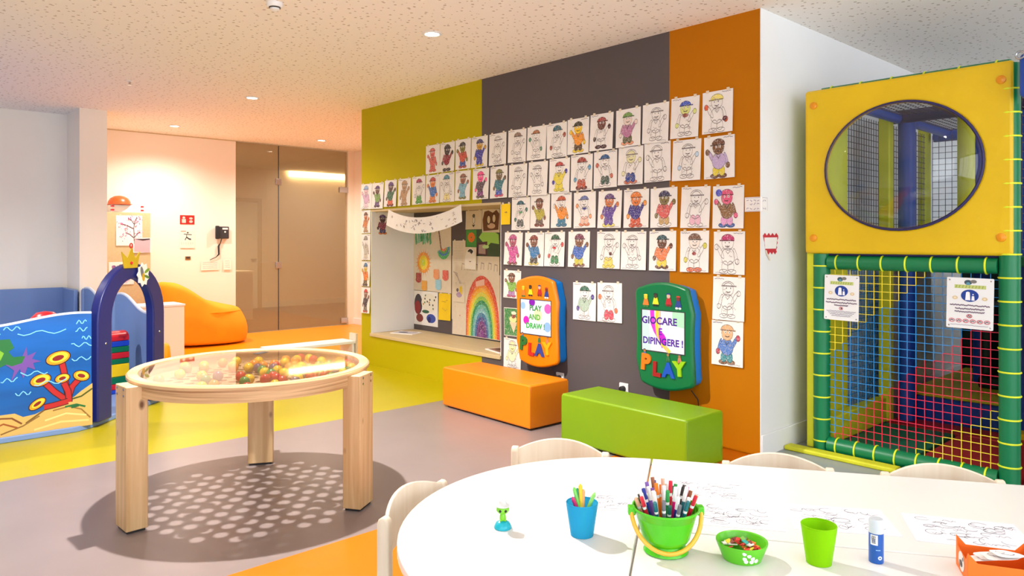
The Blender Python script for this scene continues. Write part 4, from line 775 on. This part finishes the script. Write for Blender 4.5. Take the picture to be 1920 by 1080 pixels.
# ================================================================== SOFT PLAY FRAME
PY = .42
pf = thing('soft_play_structure', 'soft-play climbing frame, yellow panel with bubble window above a net', 'climbing frame', (0, 0, 0))
def pad_tube(name, p0, p1, m, ties=0, r=.052, parent=pf, t0=.06, t1=.94):
    p0, p1 = Vector(p0), Vector(p1); o = obj(name, G().tube([p0, p1], r, 20), m, parent, 50)
    d = (p1-p0).normalized(); up = Vector((0, 0, 1)) if abs(d.z) < .9 else Vector((1, 0, 0)); a = d.cross(up).normalized(); c = a.cross(d)
    for i in range(ties):
        q = p0+(p1-p0)*(t0+(t1-t0)*i/max(1, ties-1)); obj('tie', G().tube([q+a*(r+.001)*cos(R(k))+c*(r+.001)*sin(R(k)) for k in range(0, 360, 20)], .0055, 6, True), 'tie_yellow', o, 60)
    return o
pad_tube('post', (.205, PY, 0), (.205, PY, 1.31), 'pad_green', 9)
pad_tube('post', (1.262, PY, 0), (1.262, PY, 2.38), 'pad_green', 17)
pad_tube('rail', (.255, PY, .055), (1.21, PY, .055), 'pad_green', 8)
pad_tube('rail', (.255, PY, 1.255), (1.21, PY, 1.255), 'pad_green', 7, .046)
pad_tube('rail', (.2, PY+.03, 2.375), (1.26, PY+.03, 2.375), 'pad_green', 6, .04)
pad_tube('crossbar', (.255, PY+.01, 1.312), (1.21, PY+.01, 1.312), 'pad_navy', 0, .02)
EX, EZ = .447, .388
cxp, czp = .703, 1.853
yp = obj('yellow_panel', G().holed(1.178, 1.08, lambda a: (EX*cos(a), EZ*sin(a)), 0, .05, (.703, PY-.005, czp)), 'pad_yellow', pf, bevel=.018)
for x, z in ((.175, 2.29), (1.235, 2.29), (.175, 1.415), (1.235, 1.415)):
    bt_ = obj('button', G().lathe([(.024, 0), (.024, .006), (.016, .011), (1e-5, .013)], 20, M=Matrix.Translation((x, PY-.055, z)) @ Matrix.Rotation(R(90), 4, 'X')), 'button_orange', yp, 50)
obj('window_rim', G().tube([(cxp+EX*cos(R(a)), PY-.056, czp+EZ*sin(R(a))) for a in range(0, 360, 6)], .009, 8, True), 'pad_navy', yp, 60)
dm = G(); nn, mm = 48, 10
for j in range(mm+1):
    a = (pi/2)*(1-j/mm)*.98+.0001
    for i in range(nn): t_ = 2*pi*i/nn; dm.v.append((cxp+EX*sin(a)*cos(t_), PY-.05-.15*cos(a), czp+EZ*sin(a)*sin(t_)))
for j in range(mm):
    for i in range(nn): dm.f.append((j*nn+i, j*nn+(i+1) % nn, (j+1)*nn+(i+1) % nn, (j+1)*nn+i))
dm.f.append(tuple(mm*nn+i for i in range(nn))); dm.c = [None]*len(dm.f)
obj('bubble_window', dm, 'dome_glass', pf, 80)
# safety net, cords coloured in diagonal bands
nets = {'yellow': G(), 'blue': G(), 'red': G()}
X0, X1, Z0, Z1 = .245, 1.22, .09, 1.225; nx_, nz_ = 20, 23
def ncol(x, z):
    a, c = (x-X0)/(X1-X0), (Z1-z)/(Z1-Z0)
    if a/.66+c/.5 < 1: return 'yellow'
    if c > 1.3-.62*a: return 'yellow'
    return 'blue' if c < .98-.8*a else 'red'
for i in range(nx_+1):
    for j in range(nz_+1):
        x, z = X0+(X1-X0)*i/nx_, Z0+(Z1-Z0)*j/nz_; dx, dz = (X1-X0)/nx_, (Z1-Z0)/nz_; w_ = .0019
        if i < nx_: nets[ncol(x+dx/2, z)].box(x, x+dx, PY-w_, PY+w_, z-w_, z+w_)
        if j < nz_: nets[ncol(x, z+dz/2)].box(x-w_, x+w_, PY-w_-.002, PY+w_-.002, z, z+dz)
for c, g in nets.items(): obj('net_cords', g, 'net_'+c, pf, kind='stuff')
# left flank, inner posts, deck, mats
obj('foam_strip', b(.115, .165, PY-.03, PY+.5, .02, 2.38), 'foam_lime', pf, bevel=.008)
obj('foam_column', b(.19, .27, 1.4, 1.49, .04, 2.38), 'foam_lime', pf, bevel=.01); obj('foam_sill', b(.17, .25, .52, 1.4, .04, .22), 'foam_lime', pf, bevel=.01)
pad_tube('inner_post', (.34, 1.55, .04), (.34, 1.55, 2.38), 'pad_blue', 0, .06); pad_tube('inner_post', (1.02, 1.8, .04), (1.02, 1.8, 2.38), 'pad_blue', 0, .05); pad_tube('inner_post', (1.26, 1.45, .0), (1.26, 1.45, 2.38), 'pad_blue', 0, .05); pad_tube('inner_post', (.55, 2.6, .2), (.55, 2.6, 2.38), 'pad_blue', 0, .06); pad_tube('inner_post', (.12, 2.6, .2), (.12, 2.6, 2.38), 'foam_lime', 0, .05); pad_tube('inner_post', (1.3, 2.7, .2), (1.3, 2.7, 2.38), 'foam_lime', 0, .06); pad_tube('inner_post', (.72, 1.6, 1.3), (.72, 1.6, 2.38), 'foam_lime', 0, .055)
pad_tube('inner_beam', (.2, 1.5, 2.33), (1.26, 1.5, 2.33), 'pad_navy', 0, .05); pad_tube('inner_beam', (.2, 2.6, 2.3), (1.5, 2.6, 2.3), 'pad_blue', 0, .05); pad_tube('inner_beam', (.3, .5, 2.32), (.3, 2.6, 2.32), 'pad_blue', 0, .04)
obj('deck', b(.2, 1.3, 1.5, 3.0, 1.22, 1.29), 'mat_green', pf, bevel=.01)
for k, (xa, xb, m) in enumerate(((.26, .72, 'mat_green'), (.74, 1.3, 'mat_red'))): obj('floor_mat', b(xa, xb, PY+.09, 1.36, 0, .045), m, pf, bevel=.008)
obj('mat_border', b(.26, 1.3, 1.37, 1.62, 0, .05), 'pad_red', pf, bevel=.008); obj('mat_border', b(.26, .9, PY+.055, PY+.085, 0, .045), 'foam_lime', pf, bevel=.008); obj('mat_border', b(1.0, 1.6, 1.5, 1.62, .05, .09), 'pad_yellow', pf)
obj('step', b(.24, 2.4, 1.75, 3.3, 0, .2), 'pad_blue', pf, bevel=.02); obj('step_top', b(.24, 2.4, 1.78, 3.3, .2, .225), 'foam_lime', pf, bevel=.01)
obj('tunnel_wall', b(.2, 2.6, 3.3, 3.36, 0, 1.22), 'dark_green', pf, bevel=.01); obj('slide', G().box(.6, 1.9, 2.3, 3.2, .22, .32).box(.62, .7, 2.3, 3.2, .32, .9).box(1.8, 1.9, 2.3, 3.2, .32, .7), 'dark_green', pf, bevel=.03)
obj('panel', b(.16, .19, 1.62, 2.55, .06, 1.2), 'white_plastic', pf); obj('panel', b(1.32, 1.36, .5, 3.2, .02, 1.2), 'pad_red', pf)
def flat_net(name, plane, c, a0, a1, z0, z1, m, s=.05, w_=.002):
    g = G()
    n1, n2 = int((a1-a0)/s), int((z1-z0)/s)
    for i in range(n1+1):
        a = a0+s*i
        g.box(*((c-w_, c+w_, a-w_, a+w_, z0, z1) if plane == 'x' else (a-w_, a+w_, c-w_, c+w_, z0, z1)))
    for j in range(n2+1):
        z = z0+s*j
        g.box(*((c-w_, c+w_, a0, a1, z-w_, z+w_) if plane == 'x' else (a0, a1, c-w_, c+w_, z-w_, z+w_)))
    obj(name, g, m, pf, kind='stuff')
flat_net('side_net', 'x', .14, .95, 2.55, .1, 1.2, 'net_blue', .045, .0022); flat_net('side_net', 'x', .14, .95, 2.55, 1.35, 2.32, 'net_dark', .045); flat_net('back_net', 'y', 2.55, .2, 1.3, 1.35, 2.3, 'net_dark', .05); flat_net('side_net', 'x', 1.3, .5, 2.55, 1.35, 2.32, 'net_dark', .05)
g = G()
for i in range(23): g.box(.2+.048*i-.002, .2+.048*i+.002, .5, 2.55, 2.33, 2.334)
for j in range(43): g.box(.2, 1.26, .5+.048*j-.002, .5+.048*j+.002, 2.33, 2.334)
obj('roof_net', g, 'net_dark', pf, kind='stuff')
# foam threshold in front, green mat beside it
tm = obj('floor_pad', b(.016, .72, .27, .36, 0, .03), 'foam_lime', bevel=.01); tag(tm, 'long yellow-green foam strip on the floor before the net', 'foam strip')
tm = obj('floor_pad', b(.74, 1.32, .2, .36, 0, .045), 'pad_green', bevel=.015); tag(tm, 'green foam pad on the floor before the net', 'foam pad')
# neighbouring module, cut by the right edge of the picture
nm = thing('play_module', 'red mesh side and blue pad at the right edge of the picture', 'climbing frame', (0, 0, 0))
obj('red_panel', b(1.385, 2.3, PY-.02, PY+.03, .02, 2.16), 'pad_red', nm, bevel=.01); obj('blue_pad', b(1.337, 2.32, PY-.16, PY-.02, 2.16, 2.4), 'pad_blue', nm, bevel=.03); obj('post', G().tube([(2.33, PY, 0), (2.33, PY, 2.4)], .05, 16), 'pad_green', nm, 50); obj('hook', G().tube([(1.35+.02*cos(R(a)), PY-.17, 2.385+.02*sin(R(a))) for a in range(0, 360, 30)], .006, 6, True), 'chrome', nm, 60)
# rules signs
def rules(label, x0, x1, z0, z1, tilt, icons):
    W, Hh = x1-x0, z1-z0; t = obj('rules_sign', G().prism(rrect(W, Hh, .006, 3), 0, .004), 'white_plastic', loc=((x0+x1)/2, PY-.055, (z0+z1)/2), rot=(0, tilt, 0)); tag(t, label, 'sign', 'white rules signs on the net')
    p = Print(lambda a, c, d: (a*W/2, -.0042-d, c*Hh/2)); r = random.Random(9)
    p.ell(-.08, .82, .17, .1, (60, 84, 96)); p.ell(.15, .86, .14, .07, (120, 116, 110)); p.ell(-.08, .76, .09, .07, (90, 150, 170))
    p.poly([(-.66, .58), (.68, .58), (.68, .72), (-.66, .72)], (196, 206, 120)); 
    for i in range(9): p.stroke([(-.6+.14*i, .6), (-.56+.14*i, .7)], .03, (140, 160, 70))
    p.ell(0, .3, .38, .24, (16, 60, 150), 24)
    for cx, s in ((-.08, 1), (.14, .62)): p.ell(cx, .28+.17*s-.03, .05*s, .04*s, (246, 246, 250)); p.poly([(cx-.11*s, .12), (cx+.11*s, .12), (cx+.08*s, .38*s+.06), (cx-.08*s, .38*s+.06)], (246, 246, 250))
    for s in (-1, 1): p.ell(s*.63, .2, .12, .07, (222, 196, 150)); p.ell(s*.63, .2, .06, .035, (240, 226, 196))
    for j, (z, L) in enumerate(((-.08, .85), (-.22, .9 if icons == 1 else .62), (-.34, .4 if icons == 1 else .64))): p.scribble(-L, L, z, (120, 100, 120), .045, .02, 40, r)
    if icons == 1:
        p.ring(0, -.47, .1, .06, .03, (206, 70, 80)); p.ell(.02, -.47, .05, .03, (50, 40, 50))
        for j in range(4): p.scribble(-.85+.1*j, .85-.1*j, -.6-.07*j, (150, 140, 160), .025, .012, 40, r)
    else:
        p.ring(0, -.5, .11, .06, .03, (190, 60, 80)); p.stroke([(-.05, -.53), (-.04, -.47), (.04, -.53), (.05, -.47)], .03, (60, 50, 60))
        for i in range(6): p.ring(-.75+.3*i, -.7, .12, .065, .026, (206, 70, 90)); p.stroke([(-.83+.3*i, -.72), (-.75+.3*i, -.68), (-.68+.3*i, -.71)], .03, (70, 60, 70))
        p.scribble(-.8, .8, -.86, (170, 165, 180), .02, .01, 40, r)
    p.build('sign_print', 'print', t)['kind'] = 'stuff'
    for a in (-1, 1):
        for c in (-1, 1): obj('eyelet', G().ell((a*(W/2-.014), -.004, c*(Hh/2-.014)), (.005, .002, .005), 8, 4), 'chrome', t)
rules('white rules sign with blue oval at the left of the net', .248, .468, .885, 1.175, R(1), 1); rules('white rules sign with six red icons at the right of the net', .965, 1.2, .895, 1.185, R(1), 2)

# ================================================================== WHITE CRAFT TABLES
TZ = .56; CC = Vector((1.064, -2.655, 0)); e_ = Vector((.833, .553, 0)).normalized(); n_ = Vector((-e_.y, e_.x, 0)); ang = math.atan2(e_.y, e_.x)
def tlegs(t, pts):
    for x, y in pts:
        lg = obj('leg', G().lathe([(.022, .012), (.026, TZ-.09), (.026, TZ-.024)], 16, (x, y, 0)), 'beech', t, 40); obj('foot', G().lathe([(.02, 0), (.02, .012)], 14, (x, y, 0)), 'black_rubber', lg)
RR = .693
dt = thing('craft_table', 'half-round white craft table with a beech edge', 'table', CC, ang, 'white craft tables')
half = [(-.002, -RR)]+[(-.002-RR*sin(R(a)), -RR*cos(R(a))) for a in range(4, 180, 4)]+[(-.002, RR)]
obj('top', G().prism(half, TZ-.022, TZ, (0, 0, 0), (1, 0, 0), (0, 1, 0), (0, 0, 1)), 'white_laminate', dt, bevel=.003)
obj('edge_band', G().prism([(x*1.0, y) for x, y in half], TZ-.024, TZ-.0225, (0, 0, 0), (1, 0, 0), (0, 1, 0), (0, 0, 1)), 'beech', dt)
obj('apron', G().tube([(-.01-(RR-.12)*sin(R(a)), -(RR-.12)*cos(R(a)), TZ-.05) for a in range(10, 171, 8)], .018, 6), 'beech', dt, 50); tlegs(dt, [(-.06, -.6), (-.06, .6), (-.45, -.36), (-.45, .36)])
for lab, y0, y1 in (('rectangular white craft table of the back row', .003, RR), ('rectangular white craft table of the front row', -RR, -.003)):
    t = thing('craft_table', lab, 'table', CC, ang, 'white craft tables')
    obj('top', b(.004, 1.4, y0, y1, TZ-.022, TZ), 'white_laminate', t, bevel=.003); obj('edge_band', b(.004, 1.4, y0, y1, TZ-.024, TZ-.0225), 'beech', t)
    obj('apron', G().box(.06, 1.34, y0+.06, y0+.08, TZ-.08, TZ-.024).box(.06, 1.34, y1-.08, y1-.06, TZ-.08, TZ-.024).box(.06, .08, y0+.08, y1-.08, TZ-.08, TZ-.024).box(1.32, 1.34, y0+.08, y1-.08, TZ-.08, TZ-.024), 'beech', t); tlegs(t, [(.06, y0+.06), (.06, y1-.06), (1.34, y0+.06), (1.34, y1-.06)])
# ---- chairs: origin on the floor under the middle of the backrest, seat towards +Y
def make_chair(label):
    t = thing('kids_chair', label, 'chair', (0, 0, 0), 0, 'small beech chairs round the craft tables')
    for s in (-1, 1):
        g = G(); pr = [(-.021, 0), (.021, 0), (.021, .522), (.016, .536), (.006, .543), (-.006, .543), (-.016, .536), (-.021, .522)]
        g.prism(pr, -.015, .015, (s*.187, 0, 0), (0, 1, 0), (0, 0, 1), (1, 0, 0)); obj('rear_leg', g, 'beech', t, bevel=.006)
        obj('front_leg', b(s*.175-.016, s*.175+.016, .27, .3, 0, .285), 'beech', t, bevel=.005)
        obj('side_rail', b(s*.178-.01, s*.178+.01, .018, .27, .2, .235), 'beech', t, bevel=.004)
    obj('seat', G().prism(rrect(.39, .34, .04), .285, .302, (0, .17, 0), (1, 0, 0), (0, 1, 0), (0, 0, 1)), 'beech', t, bevel=.005)
    g = G(); n = 14
    for d in (-.007, .007):
        for k in (0, 1):
            for i in range(n+1):
                u = -1+2*i/n; bow = .045*(1-u*u); zt = .535+.04*(1-u*u); zb = .40+.0*(1-u*u)
                g.v.append((u*.178, -bow+d, zt if k else zb))
    m = n+1
    for i in range(n): g.f += [(i, i+1, m+i+1, m+i), (2*m+i, 3*m+i, 3*m+i+1, 2*m+i+1), (m+i, m+i+1, 3*m+i+1, 3*m+i), (i, 2*m+i, 2*m+i+1, i+1)]
    g.f += [(0, m, 3*m, 2*m), (n, 2*m+n, 3*m+n, m+n)]; g.c = [None]*len(g.f)
    obj('backrest', g, 'beech', t, bevel=.004); obj('front_rail', b(-.16, .16, .278, .292, .24, .27), 'beech', t, bevel=.004); obj('rear_rail', b(-.175, .175, -.008, .008, .22, .25), 'beech', t, bevel=.004)
    return t
ch0 = make_chair('small beech chair behind the half-round table end, facing the seam')
def put_chair(src, P, facing, label=None):
    if label:
        o = src.copy(); COL.objects.link(o); o['label'] = label
        for c in src.children: q = c.copy(); COL.objects.link(q); q.parent = o
    else: o = src
    o.location = (P.x, P.y, 0); o.rotation_euler = (0, 0, math.atan2(facing.y, facing.x)-pi/2)
put_chair(ch0, CC+n_*(RR+.1)+e_*(-.375), -n_)
put_chair(ch0, CC+n_*(RR+.1)+e_*.466, -n_, 'small beech chair behind the back table, right of the green bench')
put_chair(ch0, CC+n_*(RR+.1)+e_*1.03, -n_, 'small beech chair behind the back table, before the net')
Lp, Lq = Vector((.48, -3.1, 0)), Vector((.318, -2.755, 0)); ld = (Lq-Lp).normalized(); put_chair(ch0, (Lp+Lq)/2-Vector((ld.y, -ld.x, 0))*.035-ld*.02, Vector((ld.y, -ld.x, 0)), 'small beech chair at the rounded left end of the table')
# ---- things on the tables
def on(x, y): return (x, y, TZ+.0005)
t = thing('toy_figurine', 'tiny green toy animal with a white hat on a turquoise base', 'figurine', on(.799, -2.948), R(50))
mat('toy_green', (120, 200, 40), .35); mat('hat_white', (206, 206, 204), .4, .01); mat('turquoise', (10, 170, 190), .3)
obj('base', G().lathe([(.025, 0), (.026, .004), (.02, .016), (.01, .022), (1e-5, .023)], 24), 'turquoise', t, 60); obj('body', G().lathe([(.006, .02), (.01, .026), (.009, .036), (.006, .044)], 14), 'toy_green', t, 60)
hd_ = obj('head', G().ell((0, 0, .054), (.019, .016, .014), 16, 10), 'toy_green', t, 70); obj('hat', G().lathe([(.02, .063), (.021, .066), (.012, .07), (.01, .08), (1e-5, .083)], 18), 'hat_white', t, 60)
for s in (-1, 1): obj('eye', G().ell((s*.008, -.0145, .053), (.004, .002, .004), 10, 6), 'black_rubber', hd_); obj('foot', G().ell((s*.006, -.006, .024), (.004, .006, .003), 8, 6), 'toy_green', t)
def cup(label, name, P, r0, r1, hh, m, n=32, wall=.0022):
    t = thing(name, label, 'cup', P); obj('body', G().lathe([(1e-5, .003), (r0-wall, .003), (r1-wall, hh-.002), (r1, hh), (r1+.0012, hh-.004), (r0, 0), (1e-5, 0)], n), m, t, 40); obj('rim', G().tube([(r1*cos(R(a)), r1*sin(R(a)), hh) for a in range(0, 360, 10)], .002, 6, True), m, t, 60); return t
def trans(name, col, tr=.5):
    m = bpy.data.materials.new(name); tt, nn_, l = nt(m); p_ = nn_['Principled BSDF']; p_.inputs['Base Color'].default_value = (*lin(col), 1); p_.inputs['Roughness'].default_value = .25; p_.inputs['Transmission Weight'].default_value = tr; p_.inputs['IOR'].default_value = 1.1; MATS[name] = m
trans('cup_blue', (60, 190, 236)); trans('cup_lime', (150, 220, 20), .35); mat('bucket_green', (76, 190, 16), .25, .03); mat('bucket_handle', (255, 180, 60), .3); mat('bowl_green', (92, 190, 30), .3, .03)
cup('translucent blue plastic cup holding plastic pens', 'pencil_cup', on(.988, -2.815), .032, .044, .092, 'cup_blue')
for i, (c, nm_) in enumerate((((120, 210, 90), 'light green'), ((240, 200, 50), 'yellow'), ((250, 170, 110), 'peach'), ((30, 150, 120), 'teal'), ((210, 40, 110), 'magenta'), ((150, 220, 110), 'pale lime'))):
    a = (2.6, 1.9, 1.2, 2.2, 3.3, .1)[i]; m = 'stick_%d' % i; mat(m, c, .35); tl = (.3, .12, .15, .2, .38, .42)[i]; L = (.125, .13, .115, .118, .105, .118)[i]
    base = Vector((.988, -2.815, TZ+.006)); d = Vector((cos(a)*sin(tl)*.675-sin(a)*sin(tl)*.738, cos(a)*sin(tl)*.738+sin(a)*sin(tl)*.675, cos(tl)))
    st = thing('plastic_pen', '%s plastic pen in the blue cup' % nm_, 'pen', (0, 0, 0), 0, 'pens in the blue cup'); s0 = base-Vector((d.x, d.y, 0)).normalized()*(.013 if tl > .25 else .004)
    obj('barrel', G().tube([s0, s0+d*L], .0055, 10), m, st, 50); obj('tip', G().tube([s0+d*L, s0+d*(L+.006)], [.0055, .002], 10), m, st, 50)
cup('lime green translucent plastic cup beside the glue stick', 'lime_cup', on(1.523, -2.494), .031, .043, .098, 'cup_lime')
bk = thing('toy_bucket', 'green toy bucket with orange handle full of markers', 'bucket', on(1.212, -2.728), R(47.5))
obj('body', G().lathe([(1e-5, .004), (.05, .004), (.048, .022), (.06, .034), (.084, .112), (.09, .116), (.09, .121), (.086, .121), (.0635, .04), (1e-5, .038)][:10], 40), 'bucket_green', bk, 40)
obj('foot_ring', G().lathe([(.056, 0), (.06, .003), (.05, .024), (.046, .024), (.05, .003), (.056, 0)], 40), 'bucket_green', bk, 40)
hp = [(-.094*cos(R(a)), -.094*sin(R(a))*.55-.004, .112-.098*sin(R(a))) for a in range(0, 181, 10)]
obj('handle', G().tube(hp, .006, 8), 'bucket_handle', bk, 60)
for s in (-1, 1): obj('lug', b(s*.092-.01, s*.092+.01, -.012, .012, .098, .122), 'bucket_green', bk, bevel=.004)
MK = [('brown', (150, 86, 50)), ('pink', (236, 30, 130)), ('purple', (130, 90, 180)), ('orange', (244, 130, 20)), ('red', (206, 26, 50)), ('dark green', (20, 96, 80)), ('dark blue', (30, 50, 150)), ('peach', (236, 180, 150)), ('white', (236, 230, 226)), ('green', (40, 150, 70)), ('teal', (20, 110, 120)), ('black', (50, 44, 44)), ('grey', (110, 110, 120))]
r = random.Random(21); cnt = 0; tries = 0; tops = []
bx_, by_ = 1.212, -2.728
while cnt < 38 and tries < 3000:
    tries += 1; a = r.uniform(0, 2*pi); q = math.sqrt(r.random())*.07
    x, y = q*cos(a), q*sin(a)
    if any((x-c)**2+(y-d)**2 < .0132**2 for c, d in tops): continue
    tops.append((x, y)); nm_, c = MK[cnt % len(MK)] if cnt > 12 else MK[cnt]; m = 'marker_'+nm_.replace(' ', '_'); mat(m, c, .35)
    lean = .8; p0 = Vector((bx_+x*lean*.78, by_+y*lean*.78, TZ+.043)); p1 = Vector((bx_+x*1.04, by_+y*1.04, TZ+.118)); d = (p1-p0).normalized(); L = r.uniform(.118, .142) if q < .05 else r.uniform(.105, .128)
    capped = r.random() < .8
    mk = thing('felt_marker', '%s felt-tip marker%s at the %s %s of the green bucket' % (nm_, '' if capped else ' with white cap', 'rear' if -.738*x+.675*y > 0 else 'front', 'left' if .675*x+.738*y < 0 else 'right'), 'marker', (0, 0, 0), 0, 'markers in the green bucket')
    obj('barrel', G().tube([p0, p0+d*(L*.72)], .0053, 8), m, mk, 50); obj('collar', G().tube([p0+d*(L*.72), p0+d*(L*.78)], .0054, 8), 'white_plastic', mk, 50); obj('cap', G().tube([p0+d*(L*.78), p0+d*L], [.0056, .0052], 8), m if capped else 'white_plastic', mk, 50); cnt += 1
bw = thing('plastic_bowl', 'small green plastic bowl of coloured scraps with a white flower', 'bowl', on(1.373, -2.616), R(47.5))
obj('body', G().lathe([(1e-5, .004), (.045, .004), (.062, .045), (.066, .047), (.0665, .044), (.049, 0), (1e-5, 0)], 36), 'bowl_green', bw, 40)
fl = G()
for cx, cz in ((0, .03), (-.01, .021), (.01, .022), (-.006, .013), (.008, .012), (.02, .014), (-.012, .036)):
    rr_ = .049+.0165*(cz/.046); a0 = -pi/2+cx/rr_
    fl.ell((rr_*cos(a0)*1.005, rr_*sin(a0)*1.005, cz), (.006, .0025, .006), 10, 6)
obj('flower_print', fl, 'white_plastic', bw, 60, kind='stuff')
SCR = [('red', (206, 50, 40)), ('brown', (120, 50, 36)), ('white', (240, 236, 230)), ('yellow', (240, 220, 60)), ('teal', (40, 160, 150)), ('orange', (236, 120, 40)), ('green', (110, 170, 60))]
r = random.Random(4)
for i in range(42):
    nm_, c = SCR[i % 7] if i % 3 else SCR[0]; m = 'scrap_'+nm_; mat(m, c, .6); a, q = r.uniform(0, 2*pi), math.sqrt(r.random())*.044; z = TZ+.028+.022*r.random()*(1-q/.06)+.002*(i/42)
    M = Matrix.Rotation(r.uniform(0, 6), 4, 'Z') @ Matrix.Rotation(r.uniform(-.6, .6), 4, 'X'); g = G().prism([(-.011, -.004), (.011, -.005), (.009, .005), (-.008, .006)], -.0015, .0015, (0, 0, 0), (1, 0, 0), (0, 1, 0), (0, 0, 1)); o = obj('crayon_scrap', g, m); o.matrix_world = Matrix.Translation((1.373+q*cos(a), -2.616+q*sin(a), z)) @ M; tag(o, '%s scrap at the %s %s of the green bowl' % (nm_, 'rear' if -.738*cos(a)+.675*sin(a) > 0 else 'front', 'left' if .675*cos(a)+.738*sin(a) < 0 else 'right'), 'scrap', 'coloured scraps in the bowl')
gs = thing('glue_stick', 'white-capped blue glue stick standing on the table', 'glue stick', on(1.621, -2.378), R(47.5)); mat('glue_blue', (16, 84, 170), .3, .03); mat('cap_white', (196, 204, 212), .3, .01)
bdy = obj('barrel', G().lathe([(1e-5, 0), (.0175, 0), (.018, .003), (.018, .076), (1e-5, .076)], 28), 'glue_blue', gs, 40); obj('cap', G().lathe([(1e-5, .0765), (.0178, .0765), (.0178, .108), (.016, .112), (1e-5, .112)], 28), 'cap_white', gs, 40)
cyl = lambda a, z, d: (.0181*sin(a)+d*sin(a), -.0181*cos(a)-d*cos(a), z)
p = Print(cyl, .00005, .0002)
p.poly([(-1.25, .048), (-1.0, .048), (-.75, .048), (-.5, .048), (-.25, .048), (-.25, .074), (-.5, .074), (-.75, .074), (-1.0, .074), (-1.25, .074)], (240, 240, 240))
for i in range(7): p.poly([(-1.1, .052+.003*i), (-.8, .052+.003*i), (-.5, .052+.003*i), (-.5, .0535+.003*i), (-.8, .0535+.003*i), (-1.1, .0535+.003*i)], (40, 40, 40))
p.ell(.05, .016, .28, .005, (236, 240, 246)); p.ell(.05, .016, .12, .0022, (16, 84, 170)); p.stroke([(-.5, .036), (-.2, .036), (.1, .036)], .002, (150, 190, 230)); p.build('label_print', 'print', bdy)['kind'] = 'stuff'
bxo = thing('paper_basket', 'orange folded paper basket with pointed corners', 'paper box', on(1.86, -2.255), ang-R(6)); mat('orange_card', (236, 110, 10), .6)
w2, d2 = .075, .06
side = lambda L: [(-L, 0), (L, 0), (L, .075), (L*.72, .052), (-L*.72, .052), (-L, .075)]
obj('bottom', b(-w2, w2, -d2, d2, 0, .0015), 'orange_card', bxo)
for s in (-1, 1): obj('side', G().prism(side(w2), -.0008, .0008, (0, s*d2, 0), (1, 0, 0), (0, 0, 1), (0, 1, 0)), 'orange_card', bxo); obj('end', G().prism(side(d2), -.0008, .0008, (s*w2, 0, 0), (0, 1, 0), (0, 0, 1), (1, 0, 0)), 'orange_card', bxo)
p = Print(lambda a, c, d: (-w2-.001-d, a, c)); p.ell(0, .03, .03, .024, (226, 220, 214)); p.ell(.0, .025, .012, .009, (60, 56, 60)); p.ell(-.015, .04, .006, .005, (70, 64, 66)); p.ell(.015, .02, .007, .01, (120, 116, 116)); p.build('side_print', 'print', bxo)['kind'] = 'stuff'
for i in range(4):
    M = Matrix.Translation((1.86+.012*(i-1.5), -2.262+.01*(i % 2), TZ+.047+.006*i)) @ Matrix.Rotation(ang+R(20*i-25), 4, 'Z') @ Matrix.Rotation(R(-18+9*i), 4, 'Y')
    o = obj('paper_cutting', G().prism([(.045*cos(R(a))*(1+.18*sin(R(3*a+50*i))), .03*sin(R(a))*(1+.2*cos(R(2*a)))) for a in range(0, 360, 20)], 0, .0008, (0, 0, 0), (1, 0, 0), (0, 1, 0), (0, 0, 1)), 'paper'); o.matrix_world = M; tag(o, ['lowest', 'second', 'third', 'topmost'][i]+' white paper cutting inside the orange basket', 'paper cutting', 'paper cuttings in the basket')
    p = Print(lambda a, c, d: (a, c, .0008+d)); p.ring(.005, .0, .02, .011, .002, (80, 76, 120), 10, a0=180, a1=340); p.ring(-.01, .008, .012, .008, .0012, (150, 146, 160), 10); p.build('pencil_lines', 'print', o)['kind'] = 'stuff'
def table_paper(label, c, w_, h_, rot, seed, dense=24, col=(176, 170, 180), lift=0):
    o = obj('drawing_paper', b(-w_/2, w_/2, -h_/2, h_/2, 0, .0006), 'paper_white' if mat('paper_white', (226, 226, 234), .7, .005) else '', loc=(c[0], c[1], TZ+.0003+lift), rot=(0, 0, rot)); tag(o, label, 'paper', 'drawing papers on the craft tables')
    p = Print(lambda a, c_, d: (a, c_, .0006+d), .00001, .0002); r = random.Random(seed)
    for i in range(dense):
        x, y = r.uniform(-w_*.36, w_*.36), r.uniform(-h_*.36, h_*.36)
        if i % 2: p.ring(x, y, r.uniform(.008, .03), r.uniform(.006, .02), .0015, dark(col), 10, a0=r.uniform(0, 180), a1=r.uniform(220, 400))
        else: p.stroke([(x+.006*k, y+r.uniform(-.008, .008)) for k in range(7)], .0015, dark(col))
    p.build('pencil_drawing', 'print', o)['kind'] = 'stuff'
table_paper('paper with pencil writing right of the blue cup', (.885, -2.545), .2, .14, R(47), 1)
table_paper('paper with pencil scribbles behind the marker bucket', (1.0, -2.24), .29, .2, ang+R(2), 2, 30)
table_paper('paper with grey lettering right of the marker bucket', (1.2, -2.37), .28, .19, ang+R(1), 3, 34, (186, 182, 190))
table_paper('paper with pencil drawing behind the lime cup', (1.43, -2.16), .29, .21, ang+R(3), 4, 34, (168, 164, 176))
table_paper('paper with sketched animal behind the orange basket', (1.72, -1.99), .3, .22, ang-R(4), 5, 40, (150, 146, 156))
import collections
_l = collections.Counter(o['label'] for o in bpy.data.objects if o.parent is None and 'label' in o.keys() and 'group' not in o.keys())
print('DUP', [k for k, v in _l.items() if v > 1])
